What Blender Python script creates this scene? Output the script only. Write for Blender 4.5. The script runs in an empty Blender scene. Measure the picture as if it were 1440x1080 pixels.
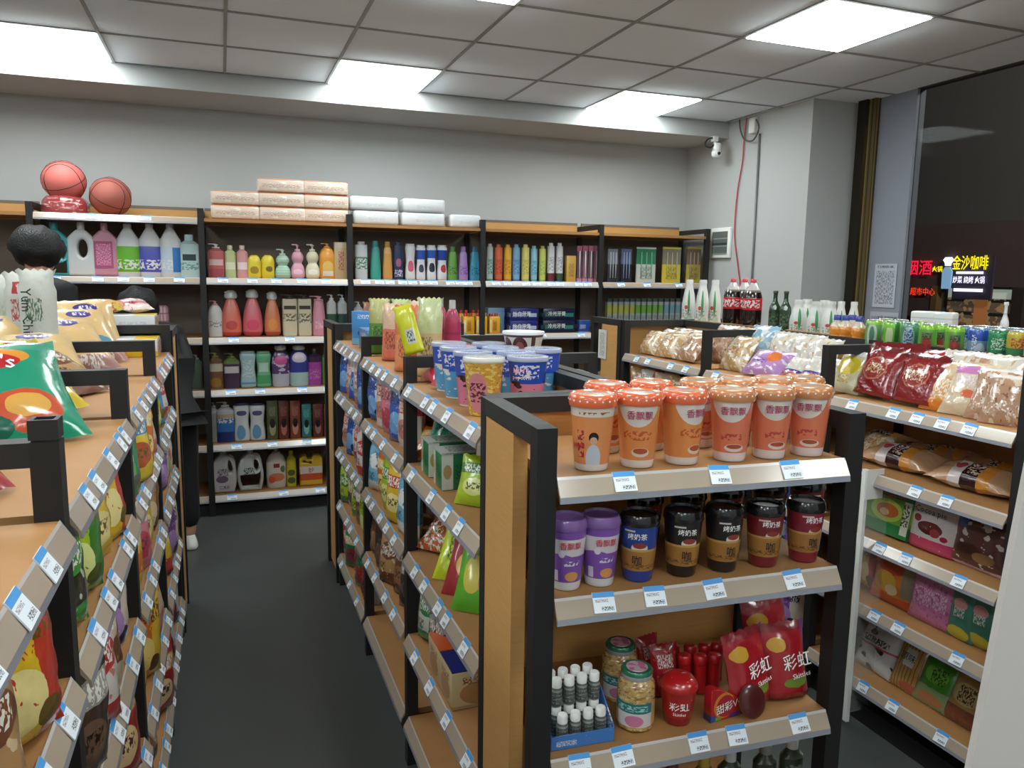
import bpy, bmesh, math, random
from mathutils import Matrix, Vector
R_ = math.radians
rnd = random.Random(7)
scene = bpy.context.scene
COL = scene.collection

# ---------------------------------------------------------------- camera, world, lights, exposure
CAMH = 1.603
cam_data = bpy.data.cameras.new('camera')
cam_data.sensor_width = 36
cam_data.lens = 1082.0 / 1440 * 36
cam_data.clip_start = 0.02
cam = bpy.data.objects.new('camera', cam_data)
COL.objects.link(cam)
yaw, pit, rol = R_(20.56), R_(8.077), R_(0.842)
FW = Vector((math.sin(yaw)*math.cos(pit), math.cos(yaw)*math.cos(pit), -math.sin(pit)))
RT = Vector((math.cos(yaw), -math.sin(yaw), 0))
UP = RT.cross(FW)
RT2 = RT*math.cos(rol) + UP*math.sin(rol)
UP2 = UP*math.cos(rol) - RT*math.sin(rol)
cam.matrix_world = Matrix(((RT2.x, UP2.x, -FW.x, 0), (RT2.y, UP2.y, -FW.y, 0), (RT2.z, UP2.z, -FW.z, CAMH), (0, 0, 0, 1)))
scene.camera = cam

world = bpy.data.worlds.new('world')
scene.world = world
world.use_nodes = True
wn = world.node_tree.nodes['Background']
wn.inputs[0].default_value = (0.030, 0.031, 0.030, 1)      # night sky
wn.inputs[1].default_value = 1.0

scene.view_settings.view_transform = 'Standard'
scene.view_settings.look = 'None'
scene.view_settings.exposure = 0.0
scene.view_settings.gamma = 1
scene.view_settings.use_curve_mapping = False
LAMP = 17.8                                                 # strength of the ceiling panels
CEIL = 2.785
st = bpy.data.lights.new('facade_fill_light', 'POINT'); st.energy = 2600; st.color = (1, .93, .86); st.shadow_soft_size = .4   # added light without a visible lamp, brightens the facade across the street
st_o = bpy.data.objects.new('facade_fill_light', st); COL.objects.link(st_o); st_o.location = (8.2, 3.0, 5.5)
GX, GY = 0.657, 5.172                                       # ceiling grid origin
try:
    scene.cycles.max_bounces = 6
    scene.cycles.use_denoising = True
except Exception:
    pass

# ---------------------------------------------------------------- colour and material helpers
def lin(c):
    out = []
    for v in c[:3]:
        v = v/255.0
        out.append(v/12.92 if v <= 0.04045 else ((v+0.055)/1.055)**2.4)
    return (out[0], out[1], out[2], 1)

MATS = {}
def mat(key, base, layers=(), rough=.5, metal=0, coat=0, bump=0, bscale=40, alpha=1, emis=0, grain=0, trans=0, coord='UV', ior=1.45):
    if key in MATS:
        return MATS[key]
    m = bpy.data.materials.new(key)
    m.use_nodes = True
    nt = m.node_tree
    N, L = nt.nodes, nt.links
    b = N['Principled BSDF']
    b.inputs['Roughness'].default_value = rough
    b.inputs['Metallic'].default_value = metal
    b.inputs['Coat Weight'].default_value = coat
    b.inputs['Coat Roughness'].default_value = .12
    b.inputs['Alpha'].default_value = alpha
    b.inputs['IOR'].default_value = ior
    b.inputs['Transmission Weight'].default_value = trans
    b.inputs['Base Color'].default_value = lin(base)
    cur = None
    tc = uv = sep = None
    def src():
        nonlocal tc, uv, sep
        if tc is None:
            tc = N.new('ShaderNodeTexCoord'); uv = tc.outputs[coord]
            sep = N.new('ShaderNodeSeparateXYZ'); L.new(uv, sep.inputs[0])
        return sep
    def mt(op, a, bb=None, c=None):
        n = N.new('ShaderNodeMath'); n.operation = op
        for i, v in enumerate((a, bb, c)):
            if v is None: continue
            if isinstance(v, (int, float)): n.inputs[i].default_value = v
            else: L.new(v, n.inputs[i])
        return n.outputs[0]
    def band(s, a, c):
        return mt('COMPARE', s, (a+c)/2, (c-a)/2)
    def noise(sc, sx=1, sy=1, det=2):
        src()
        mp = N.new('ShaderNodeMapping'); L.new(uv, mp.inputs[0])
        mp.inputs['Scale'].default_value = (sx, sy, 1)
        n = N.new('ShaderNodeTexNoise'); n.inputs['Scale'].default_value = sc; n.inputs['Detail'].default_value = det
        L.new(mp.outputs[0], n.inputs[0])
        return n.outputs['Fac']
    for ly in layers:
        src()
        u, v = sep.outputs[0], sep.outputs[1]
        k = ly[0]; col = ly[-1]
        if k == 'v': f = band(v, ly[1], ly[2])
        elif k == 'u': f = band(u, ly[1], ly[2])
        elif k == 'r': f = mt('MULTIPLY', band(u, ly[1], ly[2]), band(v, ly[3], ly[4]))
        elif k == 'e':
            a = mt('DIVIDE', mt('SUBTRACT', u, ly[1]), ly[3]); c = mt('DIVIDE', mt('SUBTRACT', v, ly[2]), ly[4])
            f = mt('LESS_THAN', mt('ADD', mt('MULTIPLY', a, a), mt('MULTIPLY', c, c)), 1)
        elif k == 'n': f = mt('GREATER_THAN', noise(ly[1]), ly[2])
        elif k == 't': f = mt('MULTIPLY', mt('MULTIPLY', band(u, ly[1], ly[2]), band(v, ly[3], ly[4])), mt('GREATER_THAN', noise(11, ly[5] if len(ly) > 6 else 2.5, 1.6, 1), .5))
        elif k == 's': f = mt('LESS_THAN', mt('FRACT', mt('MULTIPLY', u, ly[1])), ly[2])
        elif k == 'h': f = mt('LESS_THAN', mt('FRACT', mt('MULTIPLY', v, ly[1])), ly[2])
        elif k == 'g': f = mt('SMOOTH_MIN', mt('MAXIMUM', mt('DIVIDE', mt('SUBTRACT', v, ly[1]), ly[2]-ly[1]), 0), 1, .05)
        elif k == 'b': f = mt('MULTIPLY', mt('SUBTRACT', noise(ly[1]), .35), ly[2])      # soft blend noise
        mx = N.new('ShaderNodeMix'); mx.data_type = 'RGBA'; mx.clamp_factor = True
        L.new(f, mx.inputs[0])
        if cur is None: mx.inputs[6].default_value = lin(base)
        else: L.new(cur, mx.inputs[6])
        mx.inputs[7].default_value = lin(col)
        cur = mx.outputs[2]
    if grain:
        src()
        mp = N.new('ShaderNodeMapping'); tc2 = N.new('ShaderNodeTexCoord'); L.new(tc2.outputs['Object'], mp.inputs[0])
        mp.inputs['Scale'].default_value = (3, 3, 40)
        n = N.new('ShaderNodeTexNoise'); n.inputs['Scale'].default_value = 4; n.inputs['Detail'].default_value = 4
        L.new(mp.outputs[0], n.inputs[0])
        mx = N.new('ShaderNodeMix'); mx.data_type = 'RGBA'
        L.new(mt('MULTIPLY', n.outputs['Fac'], grain), mx.inputs[0])
        if cur is None: mx.inputs[6].default_value = lin(base)
        else: L.new(cur, mx.inputs[6])
        mx.inputs[7].default_value = lin([c*.55 for c in base])
        cur = mx.outputs[2]
    if cur is not None:
        L.new(cur, b.inputs['Base Color'])
    if emis:
        b.inputs['Emission Strength'].default_value = emis
        if cur is not None: L.new(cur, b.inputs['Emission Color'])
        else: b.inputs['Emission Color'].default_value = lin(base)
    if bump:
        tc3 = N.new('ShaderNodeTexCoord')
        n = N.new('ShaderNodeTexNoise'); n.inputs['Scale'].default_value = bscale; n.inputs['Detail'].default_value = 3
        L.new(tc3.outputs['Object'], n.inputs[0])
        bp = N.new('ShaderNodeBump'); bp.inputs['Strength'].default_value = bump; bp.inputs['Distance'].default_value = .01
        L.new(n.outputs['Fac'], bp.inputs['Height']); L.new(bp.outputs[0], b.inputs['Normal'])
    MATS[key] = m
    return m

# ---------------------------------------------------------------- object helpers
def tag(o, label=None, cat=None, group=None, kind=None):
    if label: o['label'] = label
    if cat: o['category'] = cat
    if group: o['group'] = group
    if kind: o['kind'] = kind
    return o
def link(name, me, m=None, parent=None, loc=(0, 0, 0), rot=(0, 0, 0)):
    o = bpy.data.objects.new(name, me)
    if me is not None and m is not None:
        if len(me.materials) == 0:
            me.materials.append(m)
        elif me.materials[0] != m:
            o.material_slots[0].link = 'OBJECT'
            o.material_slots[0].material = m
    COL.objects.link(o)
    if parent is not None: o.parent = parent
    o.location = loc
    o.rotation_euler = rot
    return o
def empty(name, loc, rz=0):
    o = bpy.data.objects.new(name, None)
    o.empty_display_size = .05
    COL.objects.link(o); o.location = loc; o.rotation_euler = (0, 0, rz)
    return o
def mesh(name, verts, faces, uvs=None, smooth=False):
    me = bpy.data.meshes.new(name)
    me.from_pydata(verts, [], faces)
    if uvs is not None:
        ul = me.uv_layers.new(name='UVMap')
        flat = [c for f in uvs for p in f for c in p]
        ul.data.foreach_set('uv', flat)
    if smooth:
        me.polygons.foreach_set('use_smooth', [True]*len(me.polygons))
    me.update()
    return me
CACHE = {}
def cached(fn):
    def w(*a):
        k = (fn.__name__,)+a
        if k not in CACHE: CACHE[k] = fn(*a)
        return CACHE[k]
    return w
@cached
def box(w, d, h, bev=0.0):
    """box centred in x and y, base at z=0, front towards -Y, every side mapped 0..1"""
    x, y = w/2, d/2
    b = min(bev, w*.45, d*.45, h*.45)
    if b <= 0:
        vs = [(-x, -y, 0), (x, -y, 0), (x, y, 0), (-x, y, 0), (-x, -y, h), (x, -y, h), (x, y, h), (-x, y, h)]
        fs = [(0, 1, 5, 4), (1, 2, 6, 5), (2, 3, 7, 6), (3, 0, 4, 7), (4, 5, 6, 7), (3, 2, 1, 0)]
        q = [(0, 0), (1, 0), (1, 1), (0, 1)]
        return mesh('box', vs, fs, [q]*6)
    bm = bmesh.new()
    bmesh.ops.create_cube(bm, size=1)
    for v in bm.verts: v.co = Vector((v.co.x*w, v.co.y*d, (v.co.z+.5)*h))
    bmesh.ops.bevel(bm, geom=list(bm.edges), offset=b, segments=2, profile=.5, affect='EDGES')
    ul = bm.loops.layers.uv.new('UVMap')
    for f in bm.faces:
        n = f.normal; ax = max(range(3), key=lambda i: abs(n[i]))
        f.smooth = True
        for l in f.loops:
            c = l.vert.co
            if ax == 1: uv = ((c.x/w+.5) if n.y < 0 else (.5-c.x/w), c.z/h)
            elif ax == 0: uv = ((c.y/d+.5) if n.x > 0 else (.5-c.y/d), c.z/h)
            else: uv = (c.x/w+.5, c.y/d+.5)
            l[ul].uv = uv
    me = bpy.data.meshes.new('box'); bm.to_mesh(me); bm.free()
    return me
def part(name, parent, m, x0, x1, y0, y1, z0, z1, bev=0):
    return link(name, box(round(x1-x0, 4), round(y1-y0, 4), round(z1-z0, 4), bev), m, parent, ((x0+x1)/2, (y0+y1)/2, z0))
@cached
def lathe(prof, seg=20, sx=1.0, sy=1.0, p=2.0):
    """profile of (r, z); superellipse section; u runs round the body with .5 in front, v is height"""
    zs = [z for r, z in prof]; z0, z1 = min(zs), max(zs)
    vs, fs, uvs = [], [], []
    def se(t): return math.copysign(abs(t)**(2.0/p), t)
    for r, z in prof:
        for j in range(seg):
            a = 2*math.pi*j/seg
            vs.append((-se(math.sin(a))*r*sx, se(math.cos(a))*r*sy, z))
    n = len(prof)
    for i in range(n-1):
        for j in range(seg):
            k = (j+1) % seg
            fs.append((i*seg+k, i*seg+j, (i+1)*seg+j, (i+1)*seg+k)[::-1])
            va = (prof[i][1]-z0)/(z1-z0); vb = (prof[i+1][1]-z0)/(z1-z0)
            ua, ub = j/seg, (j+1)/seg
            uvs.append([(ub, va), (ua, va), (ua, vb), (ub, vb)][::-1])
    if prof[0][0] > 1e-5:
        fs.append(tuple(range(seg))); uvs.append([(.5, 0)]*seg)
    if prof[-1][0] > 1e-5:
        fs.append(tuple((n-1)*seg+j for j in range(seg))[::-1]); uvs.append([(.5, 1)]*seg)
    me = mesh('lathe', vs, fs, uvs, True)
    bm = bmesh.new(); bm.from_mesh(me); bmesh.ops.recalc_face_normals(bm, faces=bm.faces[:]); bm.to_mesh(me); bm.free()
    try: me.set_sharp_from_angle(angle=R_(50))
    except Exception: pass
    return me
def sm(pts, n=3):
    """Catmull-Rom smoothing of an open list of points of any dimension"""
    out = []
    for i in range(len(pts)-1):
        a = pts[max(i-1, 0)]; b = pts[i]; c = pts[i+1]; d = pts[min(i+2, len(pts)-1)]
        for k in range(n):
            t = k/n
            out.append(tuple(.5*((2*b[q])+(-a[q]+c[q])*t+(2*a[q]-5*b[q]+4*c[q]-d[q])*t*t+(-a[q]+3*b[q]-3*c[q]+d[q])*t**3) for q in range(len(b))))
    out.append(tuple(pts[-1]))
    return tuple(out)
@cached
def pouch(w, h, t, style=0, seed=0):
    """sealed film bag: pillow with crimped, serrated ends; style 0 pillow, 1 stand-up bottom, 2 ruffled neck, 3 loaf"""
    r = random.Random(seed*13+style)
    nu, nv = 11, 15
    ph = [(r.uniform(3, 9), r.uniform(3, 10), r.uniform(0, 6.3), r.uniform(.3, 1)) for _ in range(6)]
    def wr(u, v): return sum(c*math.sin(a*u*3+b*v*3+p_) for a, b, p_, c in ph)/3.5
    vs, fs, uvs = [], [], []
    for side in (0, 1):
        for i in range(nv+1):
            v = i/nv
            for j in range(nu+1):
                u = j/nu
                e = min(v, 1-v)
                cr = 0.0 if (e < .05 and style in (0, 3)) or (v > .95) else 1.0
                fu = max(0, 1-abs(2*u-1)**2.6)**.62
                if style == 1:
                    fv = max(0, 1-max(0, v)**3.5)**.8*(.72+.28*min(1, v*4))
                elif style == 2:
                    fv = max(0, 1-max(0, (v-.1)/.9)**5)**.7 * (.8+.2*min(1, v*5))
                else:
                    fv = max(0, 1-abs(2*v-1)**3.2)**.7
                f = fu*fv*cr
                if style == 1 and v == 0: f = fu*.72
                pinch = 1-.10*fv*(1-.5*abs(2*v-1)) if style != 3 else 1-.05*fv
                if style == 2 and v > .8:
                    pinch *= 1-.16*math.sin((v-.8)/.2*math.pi)
                x = (u-.5)*w*pinch
                wob = wr(u, v)*.075*t*fu*(1 if cr else 0)
                edge = math.sin(u*40+seed)*.10*t if cr == 0 else 0
                y = (-1 if side == 0 else 1)*f*t/2 + wob*(1 if side == 0 else .7) + edge*.35
                z = v*h + (math.sin(j*math.pi)*0) + (h*.012*((j % 2)*2-1) if (i == nv) else 0) + wr(v, u)*.01*h*(e > .06)
                vs.append((x, y, z))
    st = (nv+1)*(nu+1)
    for side in (0, 1):
        for i in range(nv):
            for j in range(nu):
                a = side*st+i*(nu+1)+j
                q = (a, a+1, a+nu+2, a+nu+1)
                uq = [(j/nu, i/nv), ((j+1)/nu, i/nv), ((j+1)/nu, (i+1)/nv), (j/nu, (i+1)/nv)]
                if side: q = q[::-1]; uq = uq[::-1]
                fs.append(q); uvs.append(uq)
    if style in (1, 2):
        for j in range(nu):
            fs.append((j+1, j, st+j, st+j+1)); uvs.append([(0, 0)]*4)
    me = mesh('pouch', vs, fs, uvs, True)
    return me
@cached
def tube(pts, r, seg=8):
    """round bar along a polyline"""
    P = [Vector(p) for p in pts]
    vs, fs, uvs = [], [], []
    up = Vector((0, 0, 1))
    for i, p in enumerate(P):
        d = (P[min(i+1, len(P)-1)]-P[max(i-1, 0)]).normalized()
        a = d.cross(up if abs(d.z) < .95 else Vector((1, 0, 0))).normalized(); b = d.cross(a)
        for k in range(seg):
            t = 2*math.pi*k/seg
            vs.append(tuple(p+a*math.cos(t)*r+b*math.sin(t)*r))
    for i in range(len(P)-1):
        for k in range(seg):
            k2 = (k+1) % seg
            fs.append((i*seg+k, i*seg+k2, (i+1)*seg+k2, (i+1)*seg+k)); uvs.append([(0, 0), (1, 0), (1, 1), (0, 1)])
    fs.append(tuple(range(seg))[::-1]); uvs.append([(0, 0)]*seg)
    fs.append(tuple((len(P)-1)*seg+k for k in range(seg))); uvs.append([(0, 0)]*seg)
    return mesh('tube', vs, fs, uvs, True)
@cached
def sphere(rx, ry, rz, n=20):
    bm = bmesh.new(); bmesh.ops.create_uvsphere(bm, u_segments=n, v_segments=n//2+2, radius=1, calc_uvs=False)
    ul = bm.loops.layers.uv.new('UVMap')
    for f in bm.faces:
        f.smooth = True
        for l in f.loops:
            c = l.vert.co; l[ul].uv = (math.atan2(c.x, -c.y)/(2*math.pi)+.5, c.z*.5+.5)
    for v in bm.verts: v.co = Vector((v.co.x*rx, v.co.y*ry, (v.co.z+1)*rz))
    me = bpy.data.meshes.new('sphere'); bm.to_mesh(me); bm.free()
    return me
def flat2d(name, outer, holes, depth, bev):
    """outline in x,z with holes, given depth in y and rounded edges"""
    cu = bpy.data.curves.new(name, 'CURVE'); cu.dimensions = '2D'; cu.fill_mode = 'BOTH'
    for pts in [outer]+list(holes):
        sp = cu.splines.new('POLY'); sp.points.add(len(pts)-1); sp.use_cyclic_u = True
        for q, (x, z) in zip(sp.points, pts): q.co = (x, z, 0, 1)
    cu.extrude = max(depth/2-bev, 0.0005); cu.bevel_depth = bev; cu.bevel_resolution = 3; cu.offset = -bev
    o = bpy.data.objects.new(name, cu); COL.objects.link(o)
    dg = bpy.context.evaluated_depsgraph_get()
    me = bpy.data.meshes.new_from_object(o.evaluated_get(dg))
    bpy.data.objects.remove(o)
    me.transform(Matrix.Rotation(math.pi/2, 4, 'X'))
    xs = [v.co.x for v in me.vertices]; zs = [v.co.z for v in me.vertices]
    x0, x1, z0, z1 = min(xs), max(xs), min(zs), max(zs)
    for u in list(me.uv_layers): me.uv_layers.remove(u)
    ul = me.uv_layers.new(name='UVMap')
    for l in me.loops:
        c = me.vertices[l.vertex_index].co
        ul.data[l.index].uv = ((c.x-x0)/(x1-x0), (c.z-z0)/(z1-z0))
    me.polygons.foreach_set('use_smooth', [True]*len(me.polygons))
    me.materials.clear()
    return me
TXT = {}
def pretext(strings):
    objs = []
    for s in strings:
        cu = bpy.data.curves.new('lettering', 'FONT'); cu.body = s; cu.size = 1; cu.align_x = 'CENTER'; cu.align_y = 'CENTER'
        cu.resolution_u = 1; cu.offset = .004
        o = bpy.data.objects.new('lettering', cu); COL.objects.link(o); objs.append((s, o))
    bpy.context.view_layer.update()
    dg = bpy.context.evaluated_depsgraph_get()
    for s, o in objs:
        me = bpy.data.meshes.new_from_object(o.evaluated_get(dg)); me.materials.clear()
        TXT[s] = me
        bpy.data.objects.remove(o)
def lettering(s, size, m, parent, pos, rot=(0, 0, 0), bend=0, name='lettering', squash=1.0):
    """flat lettering facing -Y; bend = radius of the cylinder it is printed on (axis through the parent origin)"""
    k = ('txt', s, round(size, 4), round(bend, 4), round(squash, 3), tuple(round(a, 3) for a in rot) if bend else 0, round(pos[0], 3) if bend else 0)
    if k not in CACHE:
        me = TXT[s].copy()
        for v in me.vertices:
            x, z = v.co.x*size*squash, v.co.y*size
            if bend:
                cz, sz = math.cos(rot[1]), math.sin(rot[1])
                x, z = x*cz-z*sz, x*sz+z*cz
                a = (x+pos[0])/bend
                v.co = (math.sin(a)*bend, -math.cos(a)*bend, z)
            else: v.co = (x, 0, z)
        me.update(); CACHE[k] = me
    if bend: return link(name, CACHE[k], m, parent, (0, pos[1], pos[2]))
    return link(name, CACHE[k], m, parent, pos, rot)

def at(px, py, axis, val):
    """point of the photograph carried to the plane x=, y= or z= val"""
    d = FW + RT2*((px-720)/1082.0) + UP2*((540-py)/1082.0)
    if axis == 'x': t = val/d.x
    elif axis == 'y': t = val/d.y
    else: t = (val-CAMH)/d.z
    return Vector((d.x*t, d.y*t, CAMH+d.z*t))
def minz(me, M3):
    return min((M3 @ v.co).z for v in me.vertices)
class Frame:
    """a shelf's own frame: local x along it, y into it; rz turns the front from -Y"""
    def __init__(s, x, y, rz): s.x, s.y, s.rz = x, y, rz
    def w(s, lx, ly):
        c, n = math.cos(s.rz), math.sin(s.rz)
        return s.x+lx*c-ly*n, s.y+lx*n+ly*c
def put(fr, name, me, m, lx, ly, z, rot=(0, 0, 0), label=None, cat=None, group=None):
    """stand a mesh on height z at the frame's local place, with local tilt rot"""
    o = link(name, me, m)
    Rm = Matrix.Rotation(fr.rz, 3, 'Z') @ (Matrix.Rotation(rot[2], 3, 'Z') @ Matrix.Rotation(rot[1], 3, 'Y') @ Matrix.Rotation(rot[0], 3, 'X'))
    X, Y = fr.w(lx, ly)
    o.rotation_euler = Rm.to_euler()
    o.location = (X, Y, z - minz(me, Rm) + .0015)
    return tag(o, label, cat, group)

# ---------------------------------------------------------------- base materials
WOOD = mat('oak_laminate', (206, 156, 92), grain=.32, rough=.45)
WOOD2 = mat('oak_board', (172, 124, 74), grain=.35, rough=.62)
BLK = mat('black_metal', (34, 34, 35), rough=.55)
BLK2 = mat('black_post', (27, 26, 26), rough=.6)
DARKB = mat('dark_back', (118, 106, 96), rough=.8)
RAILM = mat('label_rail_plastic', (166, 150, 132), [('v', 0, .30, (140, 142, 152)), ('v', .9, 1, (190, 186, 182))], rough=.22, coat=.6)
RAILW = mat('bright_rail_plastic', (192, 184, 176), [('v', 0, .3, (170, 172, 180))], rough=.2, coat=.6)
TAGM = mat('price_tag', (226, 232, 238), [('v', .74, 1, (70, 150, 215)), ('t', .1, .7, .5, .66, (150, 140, 150)), ('t', .35, .92, .1, .3, (60, 62, 70)), ('u', .0, .02, (200, 205, 210))], rough=.4)
WHITE = mat('white_plastic', (232, 232, 228), rough=.35)
WALLM = mat('grey_paint', (180, 182, 181), rough=.85, bump=.05, bscale=25)
TILEM = mat('ceiling_tile', (234, 245, 255), rough=.9, bump=.12, bscale=90)
GRIDM = mat('ceiling_grid', (150, 154, 156), rough=.6)
FLOORM = mat('floor_coating', (68, 71, 69), [('b', 5, .8, (76, 78, 76))], rough=.42, coord='Object')

TEXTS = ['火锅', '香飘飘', '烤奶茶', '彩虹', 'Skittles', '甜彩VC', "Lay's", 'Yum Chin', '金沙咖啡', '炒菜 烧烤 火锅', 'MINT', 'popcorn', 'Cocoa pie', 'SCRAP', '怡白牙膏', '冷光牙膏', '原味', '妙', '咖', '烟酒', '超市中心', 'KTV', '小心地滑 严禁吸烟', '紫薯', '蛋黄酥', '沙琪玛', 'B', 'juice']
pretext(TEXTS)

# ---------------------------------------------------------------- the room
S = lambda name, me, m, **k: tag(link(name, me, m, **k), kind='structure')
def slab(name, m, x0, x1, y0, y1, z0, z1):
    o = link(name, box(x1-x0, y1-y0, z1-z0), m, None, ((x0+x1)/2, (y0+y1)/2, z0))
    return tag(o, kind='structure')
XL, XR, YN, YB = -4.2, 3.70, -3.6, 5.74
fl = slab('floor', FLOORM, XL-.1, 4.16, YN-.1, YB+.1, -.12, 0)
slab('wall_back', WALLM, XL-.1, XR+.1, YB, YB+.12, 0, 3.0)
slab('wall_left', WALLM, XL-.12, XL, YN, YB, 0, 3.0)
slab('wall_front', WALLM, XL-.1, 4.16, YN-.12, YN, 0, 3.0)
slab('wall_right', WALLM, XR, XR+.45, 4.27, YB, 0, 3.0)                 # solid part with the return beside the window
WALLB = mat('bluish_grey_paint', (132, 137, 148), rough=.8)
slab('wall_window_side', WALLB, 4.09, 4.16, 3.80, 4.27, 0, 2.95)
# suspended ceiling: tiles and grid
c_root = tag(empty('ceiling', (0, 0, 0)), kind='structure')
link('slab_above', box(8.4, 9.5, .05), TILEM, c_root, (-.02, 1.08, 2.95))
lamp_cells = set()
for ci in (-6, -3, 0, 3):
    for cj in (0, 3, 6, 9, 12):
        lamp_cells.add((ci, cj))
tile_me = box(.588, .588, .012, .003)
k = 0
for i in range(-9, 6):
    for j in range(0, 15):
        if (i, j) in lamp_cells: continue
        x = GX+.6*i+.3; y = GY-.6*j-.3
        x1 = min(x+.3, 4.10); x0 = max(x-.3, XL)
        if x1-x0 < .1 or y < YN: continue
        if x1-x0 < .59:
            link('ceiling_tile', box(round(x1-x0-.012, 3), .588, .012), TILEM, c_root, ((x0+x1)/2, y, CEIL+.001))
        else:
            link('ceiling_tile', tile_me, TILEM, c_root, (x, y, CEIL+.001))
for i in range(-8, 6):
    link('ceiling_grid_bar', box(.016, 8.8, .014), GRIDM, c_root, (GX+.6*i, GY-4.4, CEIL-.004))
for j in range(0, 15):
    link('ceiling_grid_bar', box(8.28, .016, .0135), GRIDM, c_root, (-.05, GY-.6*j, CEIL-.0038))
# dropped bulkhead along the back wall
slab('ceiling_bulkhead', WALLM, XL, XR, GY+.006, YB, 2.668, 2.95)
# ceiling light panels
DIFF = mat('lit_diffuser', (246, 255, 255), emis=LAMP, rough=.6)
wh = {0: 'in the row against the bulkhead', 3: 'second row from the bulkhead', 6: 'third row from the bulkhead', 9: 'fourth row from the bulkhead', 12: 'last row by the shop front'}
cl = {3: 'nearest the window', 0: 'second from the window', -3: 'third from the window', -6: 'farthest from the window'}
for ci, cj in sorted(lamp_cells):
    x = GX+.6*ci+.3; y = GY-.6*cj-.3
    t = tag(empty('ceiling_light', (x, y, CEIL)), 'square white ceiling light panel, %s, %s' % (wh[cj], cl[ci]), 'ceiling light', 'square ceiling light panels')
    link('diffuser', box(.572, .572, .018, .003), DIFF, t, (0, 0, -.010))
    for a, b_, c, d in ((-.294, .294, -.294, -.286), (-.294, .294, .286, .294), (-.294, -.286, -.286, .286), (.286, .294, -.286, .286)):
        part('frame', t, WHITE, a, b_, c, d, -.004, .012)

# ---------------------------------------------------------------- window, street outside
GOLD = mat('bronze_frame', (120, 104, 70), [('u', .3, .42, (190, 170, 110)), ('u', .6, .7, (60, 52, 40))], rough=.3, metal=.7)
w1 = tag(empty('window_1', (4.10, .1, 0)), kind='structure')
part('window_jamb', w1, GOLD, -.05, .0, 3.985, 4.06, 0, CEIL)
part('window_jamb_strip', w1, mat('dark_bronze', (52, 46, 38), rough=.35, metal=.6), -.070, -.05, 4.045, 4.12, 0, CEIL)
part('window_sill', w1, mat('sill_dark', (50, 50, 52), rough=.5), -.02, .06, -3.7, 3.70, 0, .25)
part('window_head', w1, mat('sill_dark', (50, 50, 52)), -.02, .06, -3.7, 3.70, CEIL-.0, 2.95)
gl = bpy.data.materials.new('window_glass'); gl.use_nodes = True
nt = gl.node_tree; nt.nodes.clear()
o_ = nt.nodes.new('ShaderNodeOutputMaterial'); mx = nt.nodes.new('ShaderNodeMixShader'); tr = nt.nodes.new('ShaderNodeBsdfTransparent')
tr.inputs[0].default_value = (.72, .74, .74, 1)
gs = nt.nodes.new('ShaderNodeBsdfGlossy'); gs.inputs['Roughness'].default_value = .02
mx.inputs[0].default_value = .003
nt.links.new(tr.outputs[0], mx.inputs[1]); nt.links.new(gs.outputs[0], mx.inputs[2]); nt.links.new(mx.outputs[0], o_.inputs[0])
part('window_pane', w1, gl, .01, .02, -3.7, 3.70, .25, CEIL)
slab('ground_street', mat('asphalt', (42, 42, 44), rough=.9), 4.16, 20, -10, 30, -.22, -.1)

def sign_mat(k, c, e): return mat(k, c, emis=e, rough=.5)
XF = 12.0
bl = tag(empty('shop_building', (XF+.02, 9.5, -.1)), 'dark building across the street carrying the lit signs', 'building')
part('wall', bl, mat('night_facade', (82, 80, 78), rough=.9), .12, 4, -9, 16, 0, 9.5)
part('fascia', bl, mat('night_fascia', (84, 68, 66), rough=.8), .0, .12, -9, 16, 1.62, 2.7)
part('fascia', bl, mat('night_fascia', (84, 68, 66)), .0, .12, .98, 6, 1.05, 1.62)
part('pillar', bl, mat('night_pillar', (110, 88, 50), rough=.7), -.02, .12, .86, .98, 0, 1.62)
part('pillar', bl, mat('night_pillar2', (52, 44, 42), rough=.7), -.02, .12, -.75, -.55, 0, 1.62)
lit = mat('shop_interior_glow', (92, 78, 62), [('h', 5, .25, (30, 28, 26)), ('n', 9, .55, (150, 120, 80)), ('u', .42, .62, (165, 105, 60)), ('v', .86, 1, (190, 200, 185))], emis=.75)
part('shop_window', bl, lit, .09, .115, -.55, .72, .45, 1.58)
lit2 = mat('curtain_glow', (215, 190, 160), [('s', 9, .3, (150, 120, 95))], emis=1.0)
part('curtain_window', bl, lit2, .09, .115, -1.75, -.95, .75, 1.5)
def street_sign(name, label, s, px, py, size, m, sq=1.0, board=None):
    p = at(px, py, 'x', XF-.05)
    t = tag(empty(name, (p.x, p.y, p.z), R_(-90)), label, 'sign')
    if board:
        part('panel', t, board[2], -board[0]/2, board[0]/2, .03, .08, -board[1]/2, board[1]/2)
    lettering(s, size, m, t, (0, 0, 0), squash=sq)
    if not board: part('mounting_rail', t, mat('night_facade', (48, 40, 38)), -.1, .1, .002, .069, -.03, .03)
    return t
YEL = sign_mat('neon_yellow', (255, 226, 0), 2.6); WHN = sign_mat('neon_white', (235, 225, 255), 3.4); REDN = sign_mat('neon_red', (255, 20, 60), 2.4); ORN = sign_mat('neon_orange', (255, 60, 30), 2.0)
DKP = mat('sign_board_dark', (70, 62, 78), rough=.6)
t = street_sign('shop_sign', 'dark shop sign with yellow characters above white lines across the street', '金沙咖啡', 1364, 371, .26, YEL, .66, None)
part('panel', t, DKP, -.32, .42, .03, .068, -.60, .13)
lettering('炒菜 烧烤 火锅', .13, WHN, t, (0, 0, -.28), squash=.72)
part('light_strip', t, WHN, -.25, .25, .0, .02, -.17, -.13)
part('light_strip', t, WHN, -.27, .27, .0, .02, -.47, -.42)
p = at(1332, 386, 'x', XF-.05)
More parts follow.
